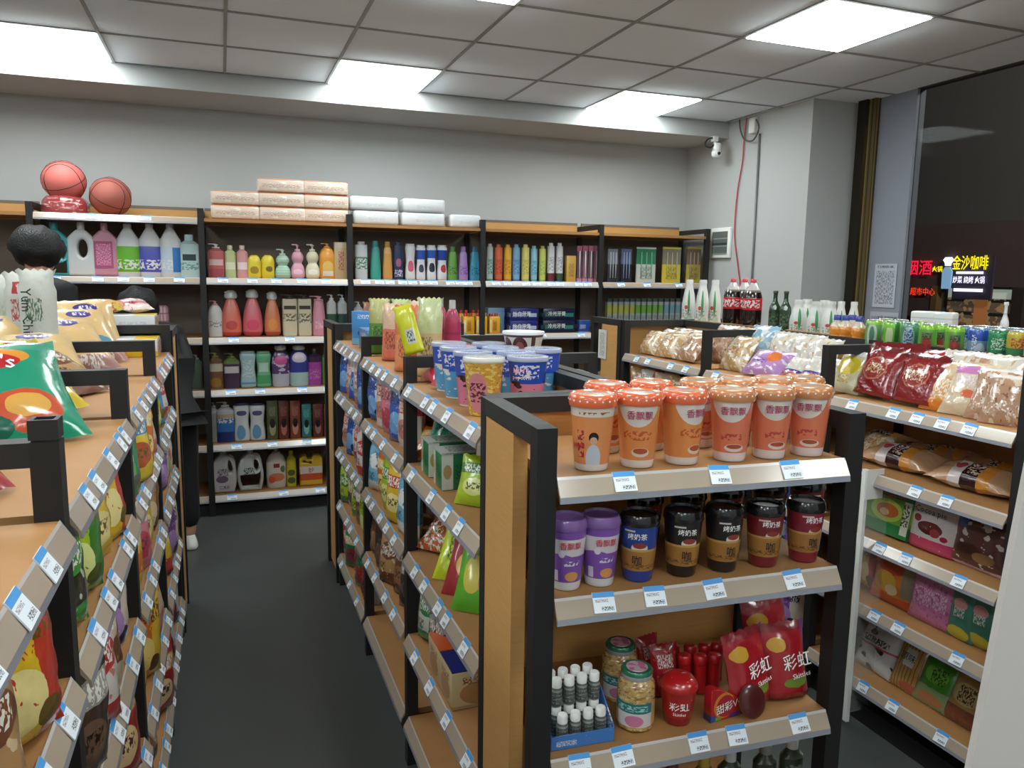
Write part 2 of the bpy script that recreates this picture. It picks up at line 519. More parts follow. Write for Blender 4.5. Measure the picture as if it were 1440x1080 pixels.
t = tag(empty('chef_figure_sign', (p.x, p.y, p.z), R_(-90)), 'white lit chef shaped emblem beside the yellow sign', 'sign')
part('mounting_rail', t, mat('night_facade', (48, 40, 38)), -.04, .04, .002, .069, -.03, .03)
link('chef_coat', flat2d('coat', [(-.09, -.25), (.09, -.25), (.10, .05), (.05, .13), (-.05, .13), (-.10, .05)], [], .03, .004), sign_mat('chef_blue', (150, 190, 230), .8), t)
link('chef_hat', flat2d('hat', [(-.05, .15), (.05, .15), (.06, .2), (.10, .25), (.06, .30), (-.06, .30), (-.10, .25), (-.06, .2)], [], .03, .004), WHN, t)
street_sign('side_sign', 'narrow yellow lit sign beside the chef shaped emblem', '火锅', 1318, 379, .11, YEL)
street_sign('red_sign', 'upper red neon sign seen through the window', '烟酒', 1292, 378, .29, REDN, 1.0)
street_sign('red_led_sign', 'lower red and orange lit scrolling sign across the street', '超市中心', 1297, 411, .15, ORN, .9)
# notices on the wall strip beside the window
po = tag(empty('wall_notice', (4.086, 3.93, 1.425), R_(-90)), 'tall white printed notice taped beside the window frame', 'notice')
part('sheet', po, mat('printed_sheet', (176, 180, 190), [('t', .08, .92, .08, .84, (120, 122, 132)), ('t', .1, .9, .9, .96, (90, 90, 100))], rough=.6), -.09, .09, -.002, .001, 0, .285)
po2 = tag(empty('strip_notice', (4.086, 3.915, 1.31), R_(-90)), 'small grey strip sign with dark characters below the tall notice', 'notice')
part('sheet', po2, mat('strip_sheet', (165, 168, 178), rough=.6), -.115, .115, -.002, .001, 0, .085)
lettering('小心地滑 严禁吸烟', .026, mat('ink_navy', (30, 32, 60)), po2, (0, -.003, .045))

# ---------------------------------------------------------------- shelving
def rail_mesh(L):
    k = ('rail', round(L, 3))
    if k in CACHE: return CACHE[k]
    pr = [(-.004, .004), (-.022, -.027), (-.024, -.038), (-.020, -.038), (-.018, -.028), (0, -.004)]
    vs = [(x, y, z) for x in (-L/2, L/2) for y, z in pr]
    n = len(pr); fs = []; uv = []
    vv = [1, .32, 0, 0, .3, 1]
    for i in range(n):
        j = (i+1) % n
        fs.append((i, j, n+j, n+i)); uv.append([(0, vv[i]), (0, vv[j]), (1, vv[j]), (1, vv[i])])
    fs.append(tuple(range(n))[::-1]); uv.append([(0, .5)]*n)
    fs.append(tuple(range(n, 2*n))); uv.append([(0, .5)]*n)
    me = mesh('rail', vs, fs, uv)
    bm = bmesh.new(); bm.from_mesh(me); bmesh.ops.recalc_face_normals(bm, faces=bm.faces[:]); bm.to_mesh(me); bm.free()
    CACHE[k] = me; return me
@cached
def tag_mesh(w, h):
    """card lying on the sloping label rail, its foot hanging a little below it"""
    pr = [(-.002, .006), (-.0235, -.0275), (-.0265, -.0275-max(h-.040, .002))] if h > .041 else [(-.002, .006), (-.002-.0215*h/.040, .006-.0335*h/.040)]
    L_ = [0]
    for i in range(1, len(pr)): L_.append(L_[-1]+math.dist(pr[i], pr[i-1]))
    V = []; F = []; U = []
    for y, z in pr:
        for x in (-w/2, w/2): V.append((x, y-.0022, z+.0006))
    n = len(V)
    V += [(x, y+.0015, z-.0006) for x, y, z in V]
    for i in range(len(pr)-1):
        a = 2*i; F.append((a+2, a+3, a+1, a)); va, vb = 1-L_[i]/L_[-1], 1-L_[i+1]/L_[-1]
        U.append([(0, vb), (1, vb), (1, va), (0, va)])
        F.append((n+a, n+a+1, n+a+3, n+a+2)); U.append([(0, .4)]*4)
        F.append((a, n+a, n+a+2, a+2)); U.append([(0, .4)]*4); F.append((a+1, a+3, n+a+3, n+a+1)); U.append([(0, .4)]*4)
    F.append((0, 1, n+1, n)); U.append([(0, .9)]*4); m_ = len(pr)*2-2
    F.append((m_, n+m_, n+m_+1, m_+1)); U.append([(0, .1)]*4)
    return mesh('tag', V, F, U)
def shelf_unit(name, label, fr, x0, w, d, h, levels, tags, group, left=True, right=True, side=None, tagsize=(.045, .040), rails=None, back=None, spine=True, railm=None, seed=1, arm=True, kick=.07, bh=None):
    r = random.Random(seed)
    X, Y = fr.w(x0, 0)
    t = tag(empty(name, (X, Y, 0), fr.rz), label, 'shelf', group)
    P = .036
    ends = ([0] if left else [])+([w] if right else [])
    for e in ends:
        part('post', t, BLK2, e-P/2, e+P/2, 0, P, 0, h)
        part('post', t, BLK2, e-P/2, e+P/2, d-P, d, 0, h)
        if arm: part('top_arm', t, BLK, e-P/2, e+P/2, P, d-P, h-.034, h)
    if spine: part('spine_bar', t, BLK, P/2, w-P/2, d-P, d, h-.034, h)
    part('back_panel', t, back or WOOD, P/2, w-P/2, d-.022, d-.008, .06, bh or h-(.034 if spine else -.03))
    if kick: part('kick_board', t, BLK2, P/2, w-P/2, .03, .045, 0, kick)
    for i, z in enumerate(levels):
        sh = part('shelf_board', t, WOOD2 if i else WOOD2, P/2+.001, w-P/2-.001, .006, d-.024, z-.02, z)
        if rails is None or rails[i]:
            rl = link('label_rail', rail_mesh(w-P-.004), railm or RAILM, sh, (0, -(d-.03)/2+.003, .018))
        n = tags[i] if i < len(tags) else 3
        if rails is None or rails[i]:
            pos = []
            if isinstance(n, (list, tuple)): pos = list(n)
            else:
                for k in range(n): pos.append((k+.5+r.uniform(-.28, .28))/max(n, 1))
            for q in pos:
                lx = (q-.5)*(w-P-.07)
                link('price_tag', tag_mesh(*tagsize), TAGM, sh, (lx, -(d-.03)/2+.003, .018), (0, R_(r.uniform(-3, 3)), 0))
    if side:
        for e in side:
            xx = e-P/2 if e == 0 else e-P/2+.004
            part('side_panel', t, WOOD, xx+.002, xx+P-.006, d*.38 if name != 'x' else 0, d-P, .06, h-.036)
    return t

# middle gondola: three bays facing the aisle, then one facing the camera at the end
FM = Frame(.513, 3.87, R_(-90)); FLf = Frame(-.214, 1.18, R_(90)); FR = Frame(2.10, 3.83, R_(-90))
FE = Frame(.499, 1.157, R_(-3.0)); FB = Frame(0, 5.26, 0)
LV = [.175, .46, .735, 1.02, 1.27]
bn = ['farthest', 'middle', 'nearest']
for i in range(3):
    lv = LV
    shelf_unit('shelf_unit', '%s bay of the middle gondola, black frame and oak shelves facing the dark aisle' % bn[i], FM, .78*i, .78, .34, 1.35, lv, [0 if i else 3, 4, 5, 4, 5][:5], 'bays of the middle gondola', left=(i == 0), right=True, seed=i+3, rails=[True]*5)
FM2 = Frame(1.17, 1.552, R_(90))
for i in range(3):
    shelf_unit('shelf_unit', '%s bay on the far side of the middle gondola, facing the bread shelves' % bn[2-i], FM2, .77*i, .77, .30, 1.348, LV, [2]*5, 'bays behind the middle gondola', left=(i == 0), right=True, seed=i+13)
EL = [.44, .745, 1.05, 1.262]
shelf_unit('end_shelf_unit', 'front end bay of the middle gondola holding the orange milk tea cups', FE, 0, .632, .36, 1.35, [.14, .44, .742, 1.045, 1.262], [3, 3, [.04, .2, .5, .66, .93], [.11, .30, .53, .86], [.17, .53, .82]], None, side=[0], tagsize=(.042, .036))
FE2 = Frame(1.16, 4.25, R_(180))
shelf_unit('end_shelf_unit', 'far end bay of the middle gondola with its oak side board edge showing', FE2, 0, .64, .36, 1.35, LV, [3]*5, None, side=[0, .64])
for i in range(4):
    nm = ['nearest', 'second', 'third', 'farthest'][i]
    if i < 4:
        shelf_unit('shelf_unit', '%s bay of the snack gondola on the door side of the aisle' % nm, FLf, -.78+.78*i, .78, .34, 1.375 if i else 1.372, [.19, .47, .78, 1.035, 1.262], [5, 5, 5, 5, 5], 'bays of the snack gondola', left=(i == 0), right=True, seed=i+23, spine=False, bh=1.24)
for i in range(4):
    nm = ['farthest', 'third', 'second', 'nearest'][i]
    shelf_unit('shelf_unit', '%s bay on the hidden far side of the snack gondola' % nm, Frame(-.91, 3.52, R_(-90)), .78*i, .78, .34, 1.37, [.2, .8, 1.262], [2]*3, 'bays behind the snack gondola', left=(i == 0), right=True, seed=i+33, spine=False, bh=1.24)
shelf_unit('end_shelf_unit', 'far end bay of the snack gondola beside the person in black', Frame(-.225, 3.90, R_(180)), 0, .69, .36, 1.35, LV, [3]*5, None, side=[0, .69])
RL = [.175, .455, .70, .935, 1.175]
for i in range(4):
    nm = ['farthest', 'second farthest', 'second nearest', 'nearest'][i]
    shelf_unit('shelf_unit', '%s bay of the bread gondola facing the orange cups' % nm, FR, .78*i, .78, .42, 1.36, RL, [4, 4, 4, 3, [.15, .42, .56, .70, .84] if i == 2 else 4], 'bays of the bread gondola', left=(i == 0), right=True, seed=i+43, railm=RAILM)
for i in range(4):
    nm = ['nearest', 'second nearest', 'second farthest', 'farthest'][i]
    shelf_unit('shelf_unit', '%s window side bay of the bread gondola holding the drinks on top' % nm, Frame(2.96, .71, R_(90)), .78*i, .78, .42, 1.33, [.2, .6, .95, 1.325], [2]*4, 'window side bays of the bread gondola', left=(i == 0), right=True, seed=i+53, spine=False, arm=False, back=WOOD)
shelf_unit('end_shelf_unit', 'far end bay of the bread gondola with a paper on its oak side board', Frame(2.80, 4.22, R_(180)), 0, .69, .37, 1.36, LV, [3]*5, None, side=[0, .69])
# back run
BX = [-2.9, -1.97, -1.04, -.115, .805, 1.74, 2.675, 3.615]
BLV = [.135, .475, .835, 1.175, 1.555, 1.925]
tg = {1: [3, 3, 3, 3, 5, 2], 2: [3, 4, 4, 3, 5, 0], 3: [5, 5, 5, 5, 10, 0], 4: [6, 6, 6, 3, 8, 0], 5: [4, 4, 4, 4, 3, 0]}
for i in range(len(BX)-1):
    nm = ['first', 'second', 'third', 'fourth', 'fifth', 'sixth', 'seventh'][i]
    k = i-1
    rl = [True]*5+[k == 1]
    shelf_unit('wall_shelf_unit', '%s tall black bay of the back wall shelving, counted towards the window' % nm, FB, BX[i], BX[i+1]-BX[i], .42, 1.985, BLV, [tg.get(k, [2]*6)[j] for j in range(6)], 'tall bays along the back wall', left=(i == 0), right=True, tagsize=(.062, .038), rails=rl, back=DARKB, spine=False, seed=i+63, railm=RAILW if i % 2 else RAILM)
    x0 = BX[i]; w = BX[i+1]-x0
for i in range(len(BX)-1):
    o = part('top_back_board', None, WOOD, BX[i]+.02, BX[i+1]-.02, 5.655, 5.675, 1.90, 1.995)
    par = [q for q in COL.objects if q.name.startswith('wall_shelf_unit') and abs(q.location.x-BX[i]) < .01][0]
    o.parent = par; o.location = (o.location.x-BX[i], o.location.y-5.26, o.location.z)
_u = [q for q in COL.objects if q.name.startswith('shelf_unit') and q.get('label', '').startswith('nearest bay of the snack')][0]
for a, b_, c, d in ((.762, .798, 0, .006), (.762, .798, .030, .036), (.762, .768, .006, .030), (.792, .798, .006, .030)):
    part('open_tube_end', _u, BLK, a, b_, c, d, 1.375, 1.402)
# partition panel with white edge between bread bays
_q = at(1210, 760, 'x', 2.062)
pp = tag(empty('partition_panel', (2.062, _q.y, 0)), 'clear plastic panel with a white edge strip standing by the bread gondola post', 'panel')
part('edge_strip', pp, WHITE, -.008, .006, -.009, .009, .02, .955)
part('clear_sheet', pp, mat('clear_plastic', (205, 212, 212), rough=.1, alpha=.12), .006, .11, -.002, .002, .05, .93)
part('card', pp, WHITE, -.006, .07, -.013, -.010, .85, .955)

# ================================================================ products
ORD = ['first', 'second', 'third', 'fourth', 'fifth', 'sixth', 'seventh', 'eighth', 'ninth', 'tenth', 'eleventh', 'twelfth', 'thirteenth', 'fourteenth', 'fifteenth', 'sixteenth', 'seventeenth', 'eighteenth', 'nineteenth', 'twentieth']
def dim(c): return tuple(int(q*.91) for q in c)
def pm(key, base, layers=(), rough=.32, coat=.35, **k): return mat(key, dim(base), [tuple(l[:-1])+(dim(l[-1]),) for l in layers], rough=rough, coat=coat, **k)
INK = mat('ink_black', (25, 25, 28), rough=.5)
INKW = mat('ink_white', (240, 240, 235), rough=.5)
INKR = mat('ink_red', (190, 30, 50), rough=.5)
INKM = mat('ink_magenta', (165, 35, 85), rough=.5)
INKG = mat('ink_gold', (230, 170, 60), rough=.4)
CLEARP = mat('clear_lid', (235, 240, 240), rough=.12, alpha=.42)

# profiles (r as a fraction of half width, z as a fraction of height)
PROF = {
 'bottle': [(.80, 0), (.96, .02), (1, .06), (1, .70), (.92, .78), (.55, .84), (.42, .86), (.42, .87)],
 'round_shoulder': [(.82, 0), (1, .04), (1, .55), (.95, .68), (.75, .80), (.45, .87), (.36, .88)],
 'drop': [(.70, 0), (.95, .05), (1, .20), (.92, .45), (.66, .68), (.40, .80), (.34, .82)],
 'waist': [(.80, 0), (.98, .04), (.95, .25), (.80, .50), (.92, .75), (1, .90), (.85, .94), (.80, .95)],
 'slope': [(.85, 0), (1, .03), (1, .60), (.78, .74), (.34, .90), (.30, .92)],
 'tall': [(.9, 0), (1, .02), (1, .84), (.92, .88), (.6, .90), (.55, .91)],
 'bear': [(.75, 0), (.98, .06), (1, .22), (.84, .36), (.58, .44), (.80, .54), (.84, .64), (.62, .74), (.36, .78)],
 'curvy': [(.88, 0), (1, .04), (.98, .30), (.84, .55), (.78, .76), (.60, .84), (.5, .85)],
 'taper': [(.86, 0), (1, .03), (.92, .5), (.66, .86), (.62, .88)],
 'coke': [(.86, 0), (.98, .015), (1, .05), (.97, .14), (1, .2), (1, .56), (.98, .64), (.80, .76), (.42, .88), (.28, .92), (.27, .93)],
 'milk': [(.82, 0), (1, .02), (1, .10), (.94, .18), (.97, .30), (.96, .46), (.76, .68), (.56, .82), (.52, .90), (.52, .91)],
 'beer': [(.9, 0), (1, .02), (1, .55), (.85, .66), (.42, .78), (.36, .95), (.40, .96), (.40, .98)],
 'juice': [(.86, 0), (1, .03), (1, .22), (.90, .30), (1, .38), (1, .52), (.80, .66), (.48, .78), (.46, .82)],
}
@cached
def body_mesh(shape, w, d, h, p):
    pr = sm([(r*w/2, z*h) for r, z in PROF[shape]], 2)
    return lathe(tuple((max(r, .001), z) for r, z in pr), 22, 1.0, d/w, p)
def cap_cyl(r, h, ribs=False):
    return lathe(((r*.98, 0), (r, h*.08), (r, h*.85), (r*.86, h), (0.0, h)), 16)
@cached
def pump_mesh(r, h, d):
    bm = bmesh.new()
    def addme(me, off, rot=None):
        M4 = Matrix.Translation(off)
        if rot is not None: M4 = M4 @ rot
        t = me.copy(); t.transform(M4); bm.from_mesh(t); bpy.data.meshes.remove(t)
    addme(cap_cyl(r, h*.32), (0, 0, 0))
    addme(cap_cyl(r*.35, h*.4), (0, 0, h*.30))
    addme(cap_cyl(r*.6, h*.16), (0, 0, h*.68))
    addme(box(r*2.1, r*.7, h*.17, .002), (-r*.9, 0, h*.80))
    me = bpy.data.meshes.new('pump'); bm.to_mesh(me); bm.free()
    me.polygons.foreach_set('use_smooth', [True]*len(me.polygons))
    return me
def bottle(fr, name, label, cat, group, lx, ly, z, shape, w, h, m, top=('cap', (240, 240, 240)), d=None, p=2.4, rz=0, label_m=None, lz=(.15, .6), txt=None):
    d = d or w*.7
    me = body_mesh(shape, round(w, 4), round(d, 4), round(h, 4), p)
    o = put(fr, name, me, m, lx, ly, z, (0, 0, rz), label, cat, group)
    zt = PROF[shape][-1][1]*h; rt = PROF[shape][-1][0]*w/2
    if top:
        k, c = top[0], top[1]
        tm = c if not isinstance(c, tuple) else pm('plastic_%d_%d_%d' % c, c, rough=.3)
        if k == 'cap':
            hh = h-zt if h-zt > .008 else .012
            link('cap', cap_cyl(round(max(rt*1.12, .008), 4), round(hh, 4)), tm, o, (0, 0, zt-.001))
        elif k == 'wide':
            link('cap', lathe(tuple((r_, z_) for r_, z_ in ((rt*1.05, 0), (rt*1.08, .004), (rt*1.0, h-zt), (0.0, h-zt))), 18, 1, d/w, p), tm, o, (0, 0, zt-.001))
        elif k == 'pump':
            link('pump', pump_mesh(round(max(rt*1.1, .010), 4), round(max(h-zt, .03), 4), 0), tm, o, (0, 0, zt-.001))
        elif k == 'dome':
            link('clear_cap', lathe(sm(((rt*1.5, 0), (rt*1.9, .01), (rt*1.7, (h-zt)*.7), (rt*.9, h-zt), (0.0, (h-zt)*1.01)), 2), 16), CLEARP, o, (0, 0, zt-.002))
            link('pump', pump_mesh(round(max(rt*.9, .008), 4), round((h-zt)*.8, 4), 0), WHITE, o, (0, 0, zt))
    return o
def jug_outline(w, h, style):
    if style == 'neck':
        o = sm([(-w/2, .02), (-w/2, h*.55), (-w*.46, h*.70), (-w*.2, h*.84), (-w*.13, h*.86)], 3)
        left = [(-w*.47, 0)]+list(o)
    else:
        o = sm([(-w*.40, 0), (-w*.50, h*.25), (-w*.50, h*.5), (-w*.38, h*.78), (-w*.16, h*.90), (-w*.14, h*.92)], 3)
        left = list(o)
    right = [(-x, z) for x, z in left[::-1]]
    return left+right
JM = {}
def jug(fr, label, group, lx, z, w, h, m, style, hole, capc, labm=None, ly=.10, lab=None, name='detergent_jug'):
    k = (round(w, 3), round(h, 3), style, hole)
    if k not in JM:
        ho = []
        if hole:
            cx, cz, rx, rz = [q*s for q, s in zip(hole, (w, h, w, h))]
            ho = [[(cx+rx*math.cos(a*math.pi/8), cz+rz*math.sin(a*math.pi/8)) for a in range(16)]]
        JM[k] = flat2d('jug', jug_outline(w, h, style), ho, w*.5, w*.11)
    o = put(fr, name, JM[k], m, lx, ly, z, (0, 0, 0), label, 'detergent', group)
    zt = (.86 if style == 'neck' else .92)*h
    link('cap', cap_cyl(round(w*.13, 4), round(h-zt+.006, 4)), pm('plastic_%d_%d_%d' % capc, capc, rough=.3), o, (0, 0, zt-.004))
    if lab:
        x0, x1, z0, z1 = lab
        part('printed_label', o, labm, x0*w, x1*w, -w*.27, -w*.245, z0*h, z1*h)
    return o
def carton(fr, name, label, cat, group, lx, ly, z, w, d, h, m, rz=0, rot=None, bev=.002):
    return put(fr, name, box(round(w, 4), round(d, 4), round(h, 4), bev), m, lx, ly, z, rot or (0, 0, rz), label, cat, group)

# ---------------------------------------------------------------- back wall shelves
DC = 5.36
def bx(px, py=390): return at(px, py, 'y', DC).x
def zt(px, py): return at(px, py, 'y', DC).z
def W(wpx): return wpx*.00500
ZR = BLV
def bp(px, top, z): return bx(px, top), max(zt(px, top)-z, .05)

g = 'laundry bottles on the top row by the basketballs'
z = ZR[4]
jm = {}
def lay(c1, c2): return pm('film_%d_%d_%d_%d_%d_%d' % (c1+c2), c1, [('v', .12, .66, c2), ('t', .2, .8, .3, .6, (235, 235, 235))])
for px, w, top, mm, style, hole, cap, lb, lab in (
    (74, 33, 313, pm('teal_plastic', (70, 178, 182)), 'neck', (.26, .50, .09, .17), (60, 170, 175), 'teal laundry jug with a red label corner behind the black haired head', None),
    (112, 32, 313, pm('white_plastic2', (226, 228, 230)), 'neck', (.05, .52, .17, .17), (235, 235, 235), 'plain white laundry jug with a square handle hole', None),
    (145, 31, 314, pm('pink_plastic', (214, 150, 172)), 'neck', None, (220, 165, 185), 'pink laundry jug with a dark pink label, top row', (mat('dkpink_label', (168, 80, 120), [('t', .1, .9, .1, .9, (225, 150, 180))]), (-.36, .30, .16, .66)))):
    x, h = bp(px, top, z)
    jug(FB, lb, g, x, z, W(w), h, mm, style, hole, cap, lab[0] if lab else None, .12, lab[1] if lab else None)
for px, w, top, c2, lb in ((178, 28, 316, (110, 190, 40), 'white sloping shouldered bottle with a bright green label, top row'), (209, 27, 316, (88, 92, 190), 'white sloping shouldered bottle with a violet blue label, top row'), (238, 26, 316, (205, 222, 240), 'white sloping shouldered bottle with a pale label and blue side panel')):
    x, h = bp(px, top, z)
    lays = [('v', .10, .62, c2), ('t', .35, .68, .15, .35, (240, 240, 240))]
    if c2[0] == 205: lays.append(('r', .52, .75, .1, .6, (60, 130, 210)))
    bottle(FB, 'detergent_bottle', lb, 'detergent', g, x, .12, z, 'slope', W(w), h, pm('slope%d' % px, (222, 224, 226), lays), ('cap', (230, 232, 235)), p=3)
x, h = bp(265, 330, z)
bottle(FB, 'detergent_bottle', 'pale aqua squat bottle with a dark square badge beside the post', 'detergent', g, x, .12, z, 'bottle', W(24), h, pm('paleaqua', (196, 222, 222), [('r', .42, .58, .45, .62, (40, 60, 60)), ('t', .35, .65, .2, .4, (120, 170, 160))]), ('wide', (190, 220, 225)), p=3.5)

g = 'body wash bottles on the top row of the third bay'
def stk(*l): return l
row = [
 (303, 20, 343, 'bottle', (196, 100, 100), [('r', .36, .64, .42, .62, (225, 190, 190)), ('v', 0, .3, (170, 80, 85))], 'pump', (235, 230, 230), 'rose red bottle with a white pump card'),
 (323, 14, 345, 'bottle', (196, 206, 150), [('r', .35, .65, .3, .55, (230, 235, 205))], 'cap', (215, 205, 180), 'clear pale green bottle with a small cap'),
 (340, 14, 345, 'bottle', (224, 160, 160), [('r', .35, .65, .3, .55, (245, 225, 225))], 'cap', (225, 205, 190), 'clear pink bottle with a small cap'),
 (357, 17, 355, 'round_shoulder', (232, 214, 60), [('e', .5, .35, .09, .16, (170, 140, 40))], None, None, 'yellow rounded bottle without a pump, paired with its twin'),
 (376, 17, 355, 'round_shoulder', (232, 210, 50), [('e', .53, .4, .07, .12, (120, 100, 40))], None, None, 'yellow rounded bottle beside the pale green pump bottle'),
 (397, 20, 350, 'bear', (178, 214, 190), [('h', 9, .25, (150, 190, 165))], 'pump', (205, 230, 220), 'pale green ribbed bottle with a pump'),
 (418, 18, 343, 'bear', (226, 166, 186), [('e', .5, .25, .1, .1, (245, 200, 215))], 'pump', (232, 180, 200), 'pink bear shaped pump bottle'),
 (439, 19, 343, 'bear', (228, 222, 190), [('e', .5, .25, .1, .1, (250, 245, 225))], 'pump', (235, 230, 215), 'cream bear shaped pump bottle'),
 (460, 21, 343, 'round_shoulder', (238, 160, 50), [('e', .5, .35, .1, .22, (245, 200, 110)), ('r', .4, .6, .1, .25, (235, 225, 215))], 'pump', (238, 170, 70), 'orange pump bottle with a small white badge')]
for px, w, top, sh, c, ly_, tk, tcol, lb in row:
    x, h = bp(px, top, z)
    bottle(FB, 'body_wash_bottle', lb+', third back wall bay', 'bottle', g, x, .11, z, sh, W(w), h, pm('bw%d' % px, c, ly_), (tk, tcol) if tk else None, p=2.6)
x, h = bp(479, 341, z)
carton(FB, 'cosmetic_tube_box', 'tall beige box with red characters at the end of the orange pump bottle', 'box', g, x, .11, z, W(18), .05, h, pm('beigebox', (214, 186, 140), [('t', .3, .7, .25, .75, (180, 70, 60)), ('v', .85, 1, (225, 200, 165))]))
g = 'shampoo bottles on the top row of the fourth bay'
row = [
 (508, 17, 342, 'tall', (205, 210, 214), [('v', .3, .65, (90, 140, 120)), ('t', .3, .7, .3, .6, (220, 225, 220))], 'wide', (230, 232, 240), 'grey bottle with green leaf print and white cap'),
 (528, 15, 339, 'curvy', (60, 160, 145), [('v', .82, 1, (50, 145, 150))], 'wide', (50, 150, 150), 'teal curved shampoo bottle'),
 (545, 14, 340, 'curvy', (212, 156, 80), [('v', .8, 1, (220, 170, 100))], 'wide', (215, 165, 90), 'amber curved shampoo bottle'),
 (560, 14, 343, 'tall', (45, 52, 90), [('e', .5, .5, .07, .12, (170, 90, 120)), ('t', .36, .64, .1, .3, (200, 200, 220))], 'wide', (40, 48, 90), 'dark navy shampoo bottle'),
 (577, 15, 343, 'waist', (222, 222, 226), [('e', .5, .4, .09, .16, (210, 90, 120))], 'wide', (225, 225, 230), 'white bottle with a pink circle'),
 (592, 14, 345, 'waist', (222, 226, 235), [('v', .62, .9, (50, 90, 190)), ('e', .5, .35, .08, .12, (60, 60, 80))], 'wide', (235, 238, 245), 'blue shouldered white shampoo bottle nearest the pink circle bottle'),
 (607, 14, 345, 'waist', (226, 228, 236), [('v', .66, .9, (40, 100, 200)), ('e', .5, .38, .1, .14, (30, 40, 60))], 'wide', (235, 238, 245), 'blue shouldered white shampoo bottle between its two twins'),
 (622, 15, 345, 'waist', (220, 225, 235), [('v', .6, .9, (30, 70, 170)), ('e', .53, .35, .08, .12, (190, 50, 60))], 'wide', (235, 238, 245), 'blue shouldered white shampoo bottle with a red spot'),
 (637, 15, 347, 'curvy', (104, 160, 70), [('t', .35, .65, .2, .5, (60, 110, 40))], 'wide', (90, 150, 80), 'leaf green curved shampoo bottle'),
 (652, 14, 347, 'curvy', (178, 140, 206), [('t', .35, .65, .2, .5, (140, 90, 180))], 'wide', (170, 130, 205), 'lilac curved shampoo bottle'),
 (668, 15, 347, 'curvy', (60, 150, 180), [('t', .35, .65, .2, .5, (30, 100, 140))], 'wide', (50, 130, 170), 'sea blue curved shampoo bottle')]
for px, w, top, sh, c, ly_, tk, tcol, lb in row:
    x, h = bp(px, top, z)
    bottle(FB, 'shampoo_bottle', lb+', fourth back wall bay', 'bottle', g, x, .11, z, sh, W(w)*.98, h, pm('sh%d' % px, c, ly_), (tk, tcol), p=2.8)
g = 'spray cans on the top row of the fifth bay'
for px, w, top, c, c2, lb in ((689, 9, 345, (200, 215, 210), (60, 160, 150), 'white and teal slim spray can beside the post'), (701, 12, 346, (222, 110, 70), (190, 70, 50), 'coral red slim spray can'), (714, 11.5, 346, (232, 180, 50), (200, 130, 40), 'deep yellow slim spray can'), (726, 11, 346, (130, 180, 220), (80, 130, 190), 'sky blue slim spray can'), (739, 11.5, 346, (226, 216, 120), (190, 180, 90), 'pale yellow slim spray can'), (751, 10, 348, (150, 205, 225), (90, 160, 190), 'icy blue slim spray can'), (763, 10, 348, (216, 220, 110), (150, 190, 90), 'lime yellow slim spray can')):
    x, h = bp(px, top, z)
    bottle(FB, 'spray_can', lb+' on the fifth bay', 'spray can', g, x, .10, z, 'tall', W(w), h, pm('sp%d' % px, c, [('t', .34, .66, .2, .65, c2), ('v', 0, .06, c2)]), ('wide', c), d=W(w), p=2)
for px, c2, lb in ((775, (120, 50, 65), 'white and maroon'), (787, (60, 90, 70), 'white and dark green')):
    x, h = bp(px, 344, z)
    bottle(FB, 'deodorant_can', lb+' spray can with tall white cap on the fifth bay', 'spray can', g, x, .10, z, 'tall', W(11), h, pm('dd%d' % px, (226, 226, 228), [('v', 0, .24, c2), ('t', .35, .65, .3, .7, (170, 170, 175))]), ('wide', (235, 235, 235)), d=W(11), p=2)
x, h = bp(802, 360, z)
carton(FB, 'gold_box', 'small gold box beside the toothbrush packs', 'box', None, x, .10, z, W(15), .05, h, pm('goldbox', (214, 176, 90), [('t', .2, .8, .2, .7, (170, 120, 50))]))
def brush_pack(px, w, top, z, m, lb, g, n=2, ly=.10, hm=None):
    x, h = bp(px, top, z)
    o = carton(FB, 'toothbrush_pack', lb, 'toothbrush pack', g, x, ly, z, W(w), .012, h, m, bev=.0)
    for k in range(n):
        xx = (k-(n-1)/2)*W(w)/n*.8
        link('toothbrush', tube(((xx, -.012, h*.12), (xx, -.013, h*.5), (xx, -.012, h*.86)), .004, 6), hm or WHITE, o)
    return o
g = 'toothbrush packs on the fifth bay'
for k, px in enumerate((815, 823, 831, 839)):
    brush_pack(px, 8, 346, z, pm('brushcard%d' % (k % 2), (150, 110, 130) if k % 2 else (120, 90, 105), [('v', .85, 1, (200, 120, 150)), ('v', 0, .1, (210, 150, 180))]), 'purple carded toothbrush, %s of four on the fifth bay counted towards the window' % ORD[k], g, 1)
g = 'toothbrush packs on the sixth bay'
for px, w, c, c2, lb in ((862, 17, (60, 62, 72), (150, 155, 165), 'black toothbrush pack with silver handles beside the post'), (881, 18, (40, 46, 62), (110, 125, 160), 'black toothbrush pack with a blue figure'), (909, 34, (214, 218, 212), (60, 140, 100), 'white toothbrush box with a green upper half'), (945, 33, (226, 206, 60), (150, 140, 120), 'yellow toothbrush box with a grey upper half'), (976, 26, (200, 180, 70), (130, 110, 90), 'yellow framed toothbrush pack beside the end post')):
    brush_pack(px, w, 348, z, pm('tb%d' % px, c, [('v', .52, .95, c2), ('t', .2, .8, .1, .45, tuple(int(q*.7) for q in c))]), lb, g, 3, hm=pm('brush%d' % px, tuple(min(255, q+60) for q in c2)))

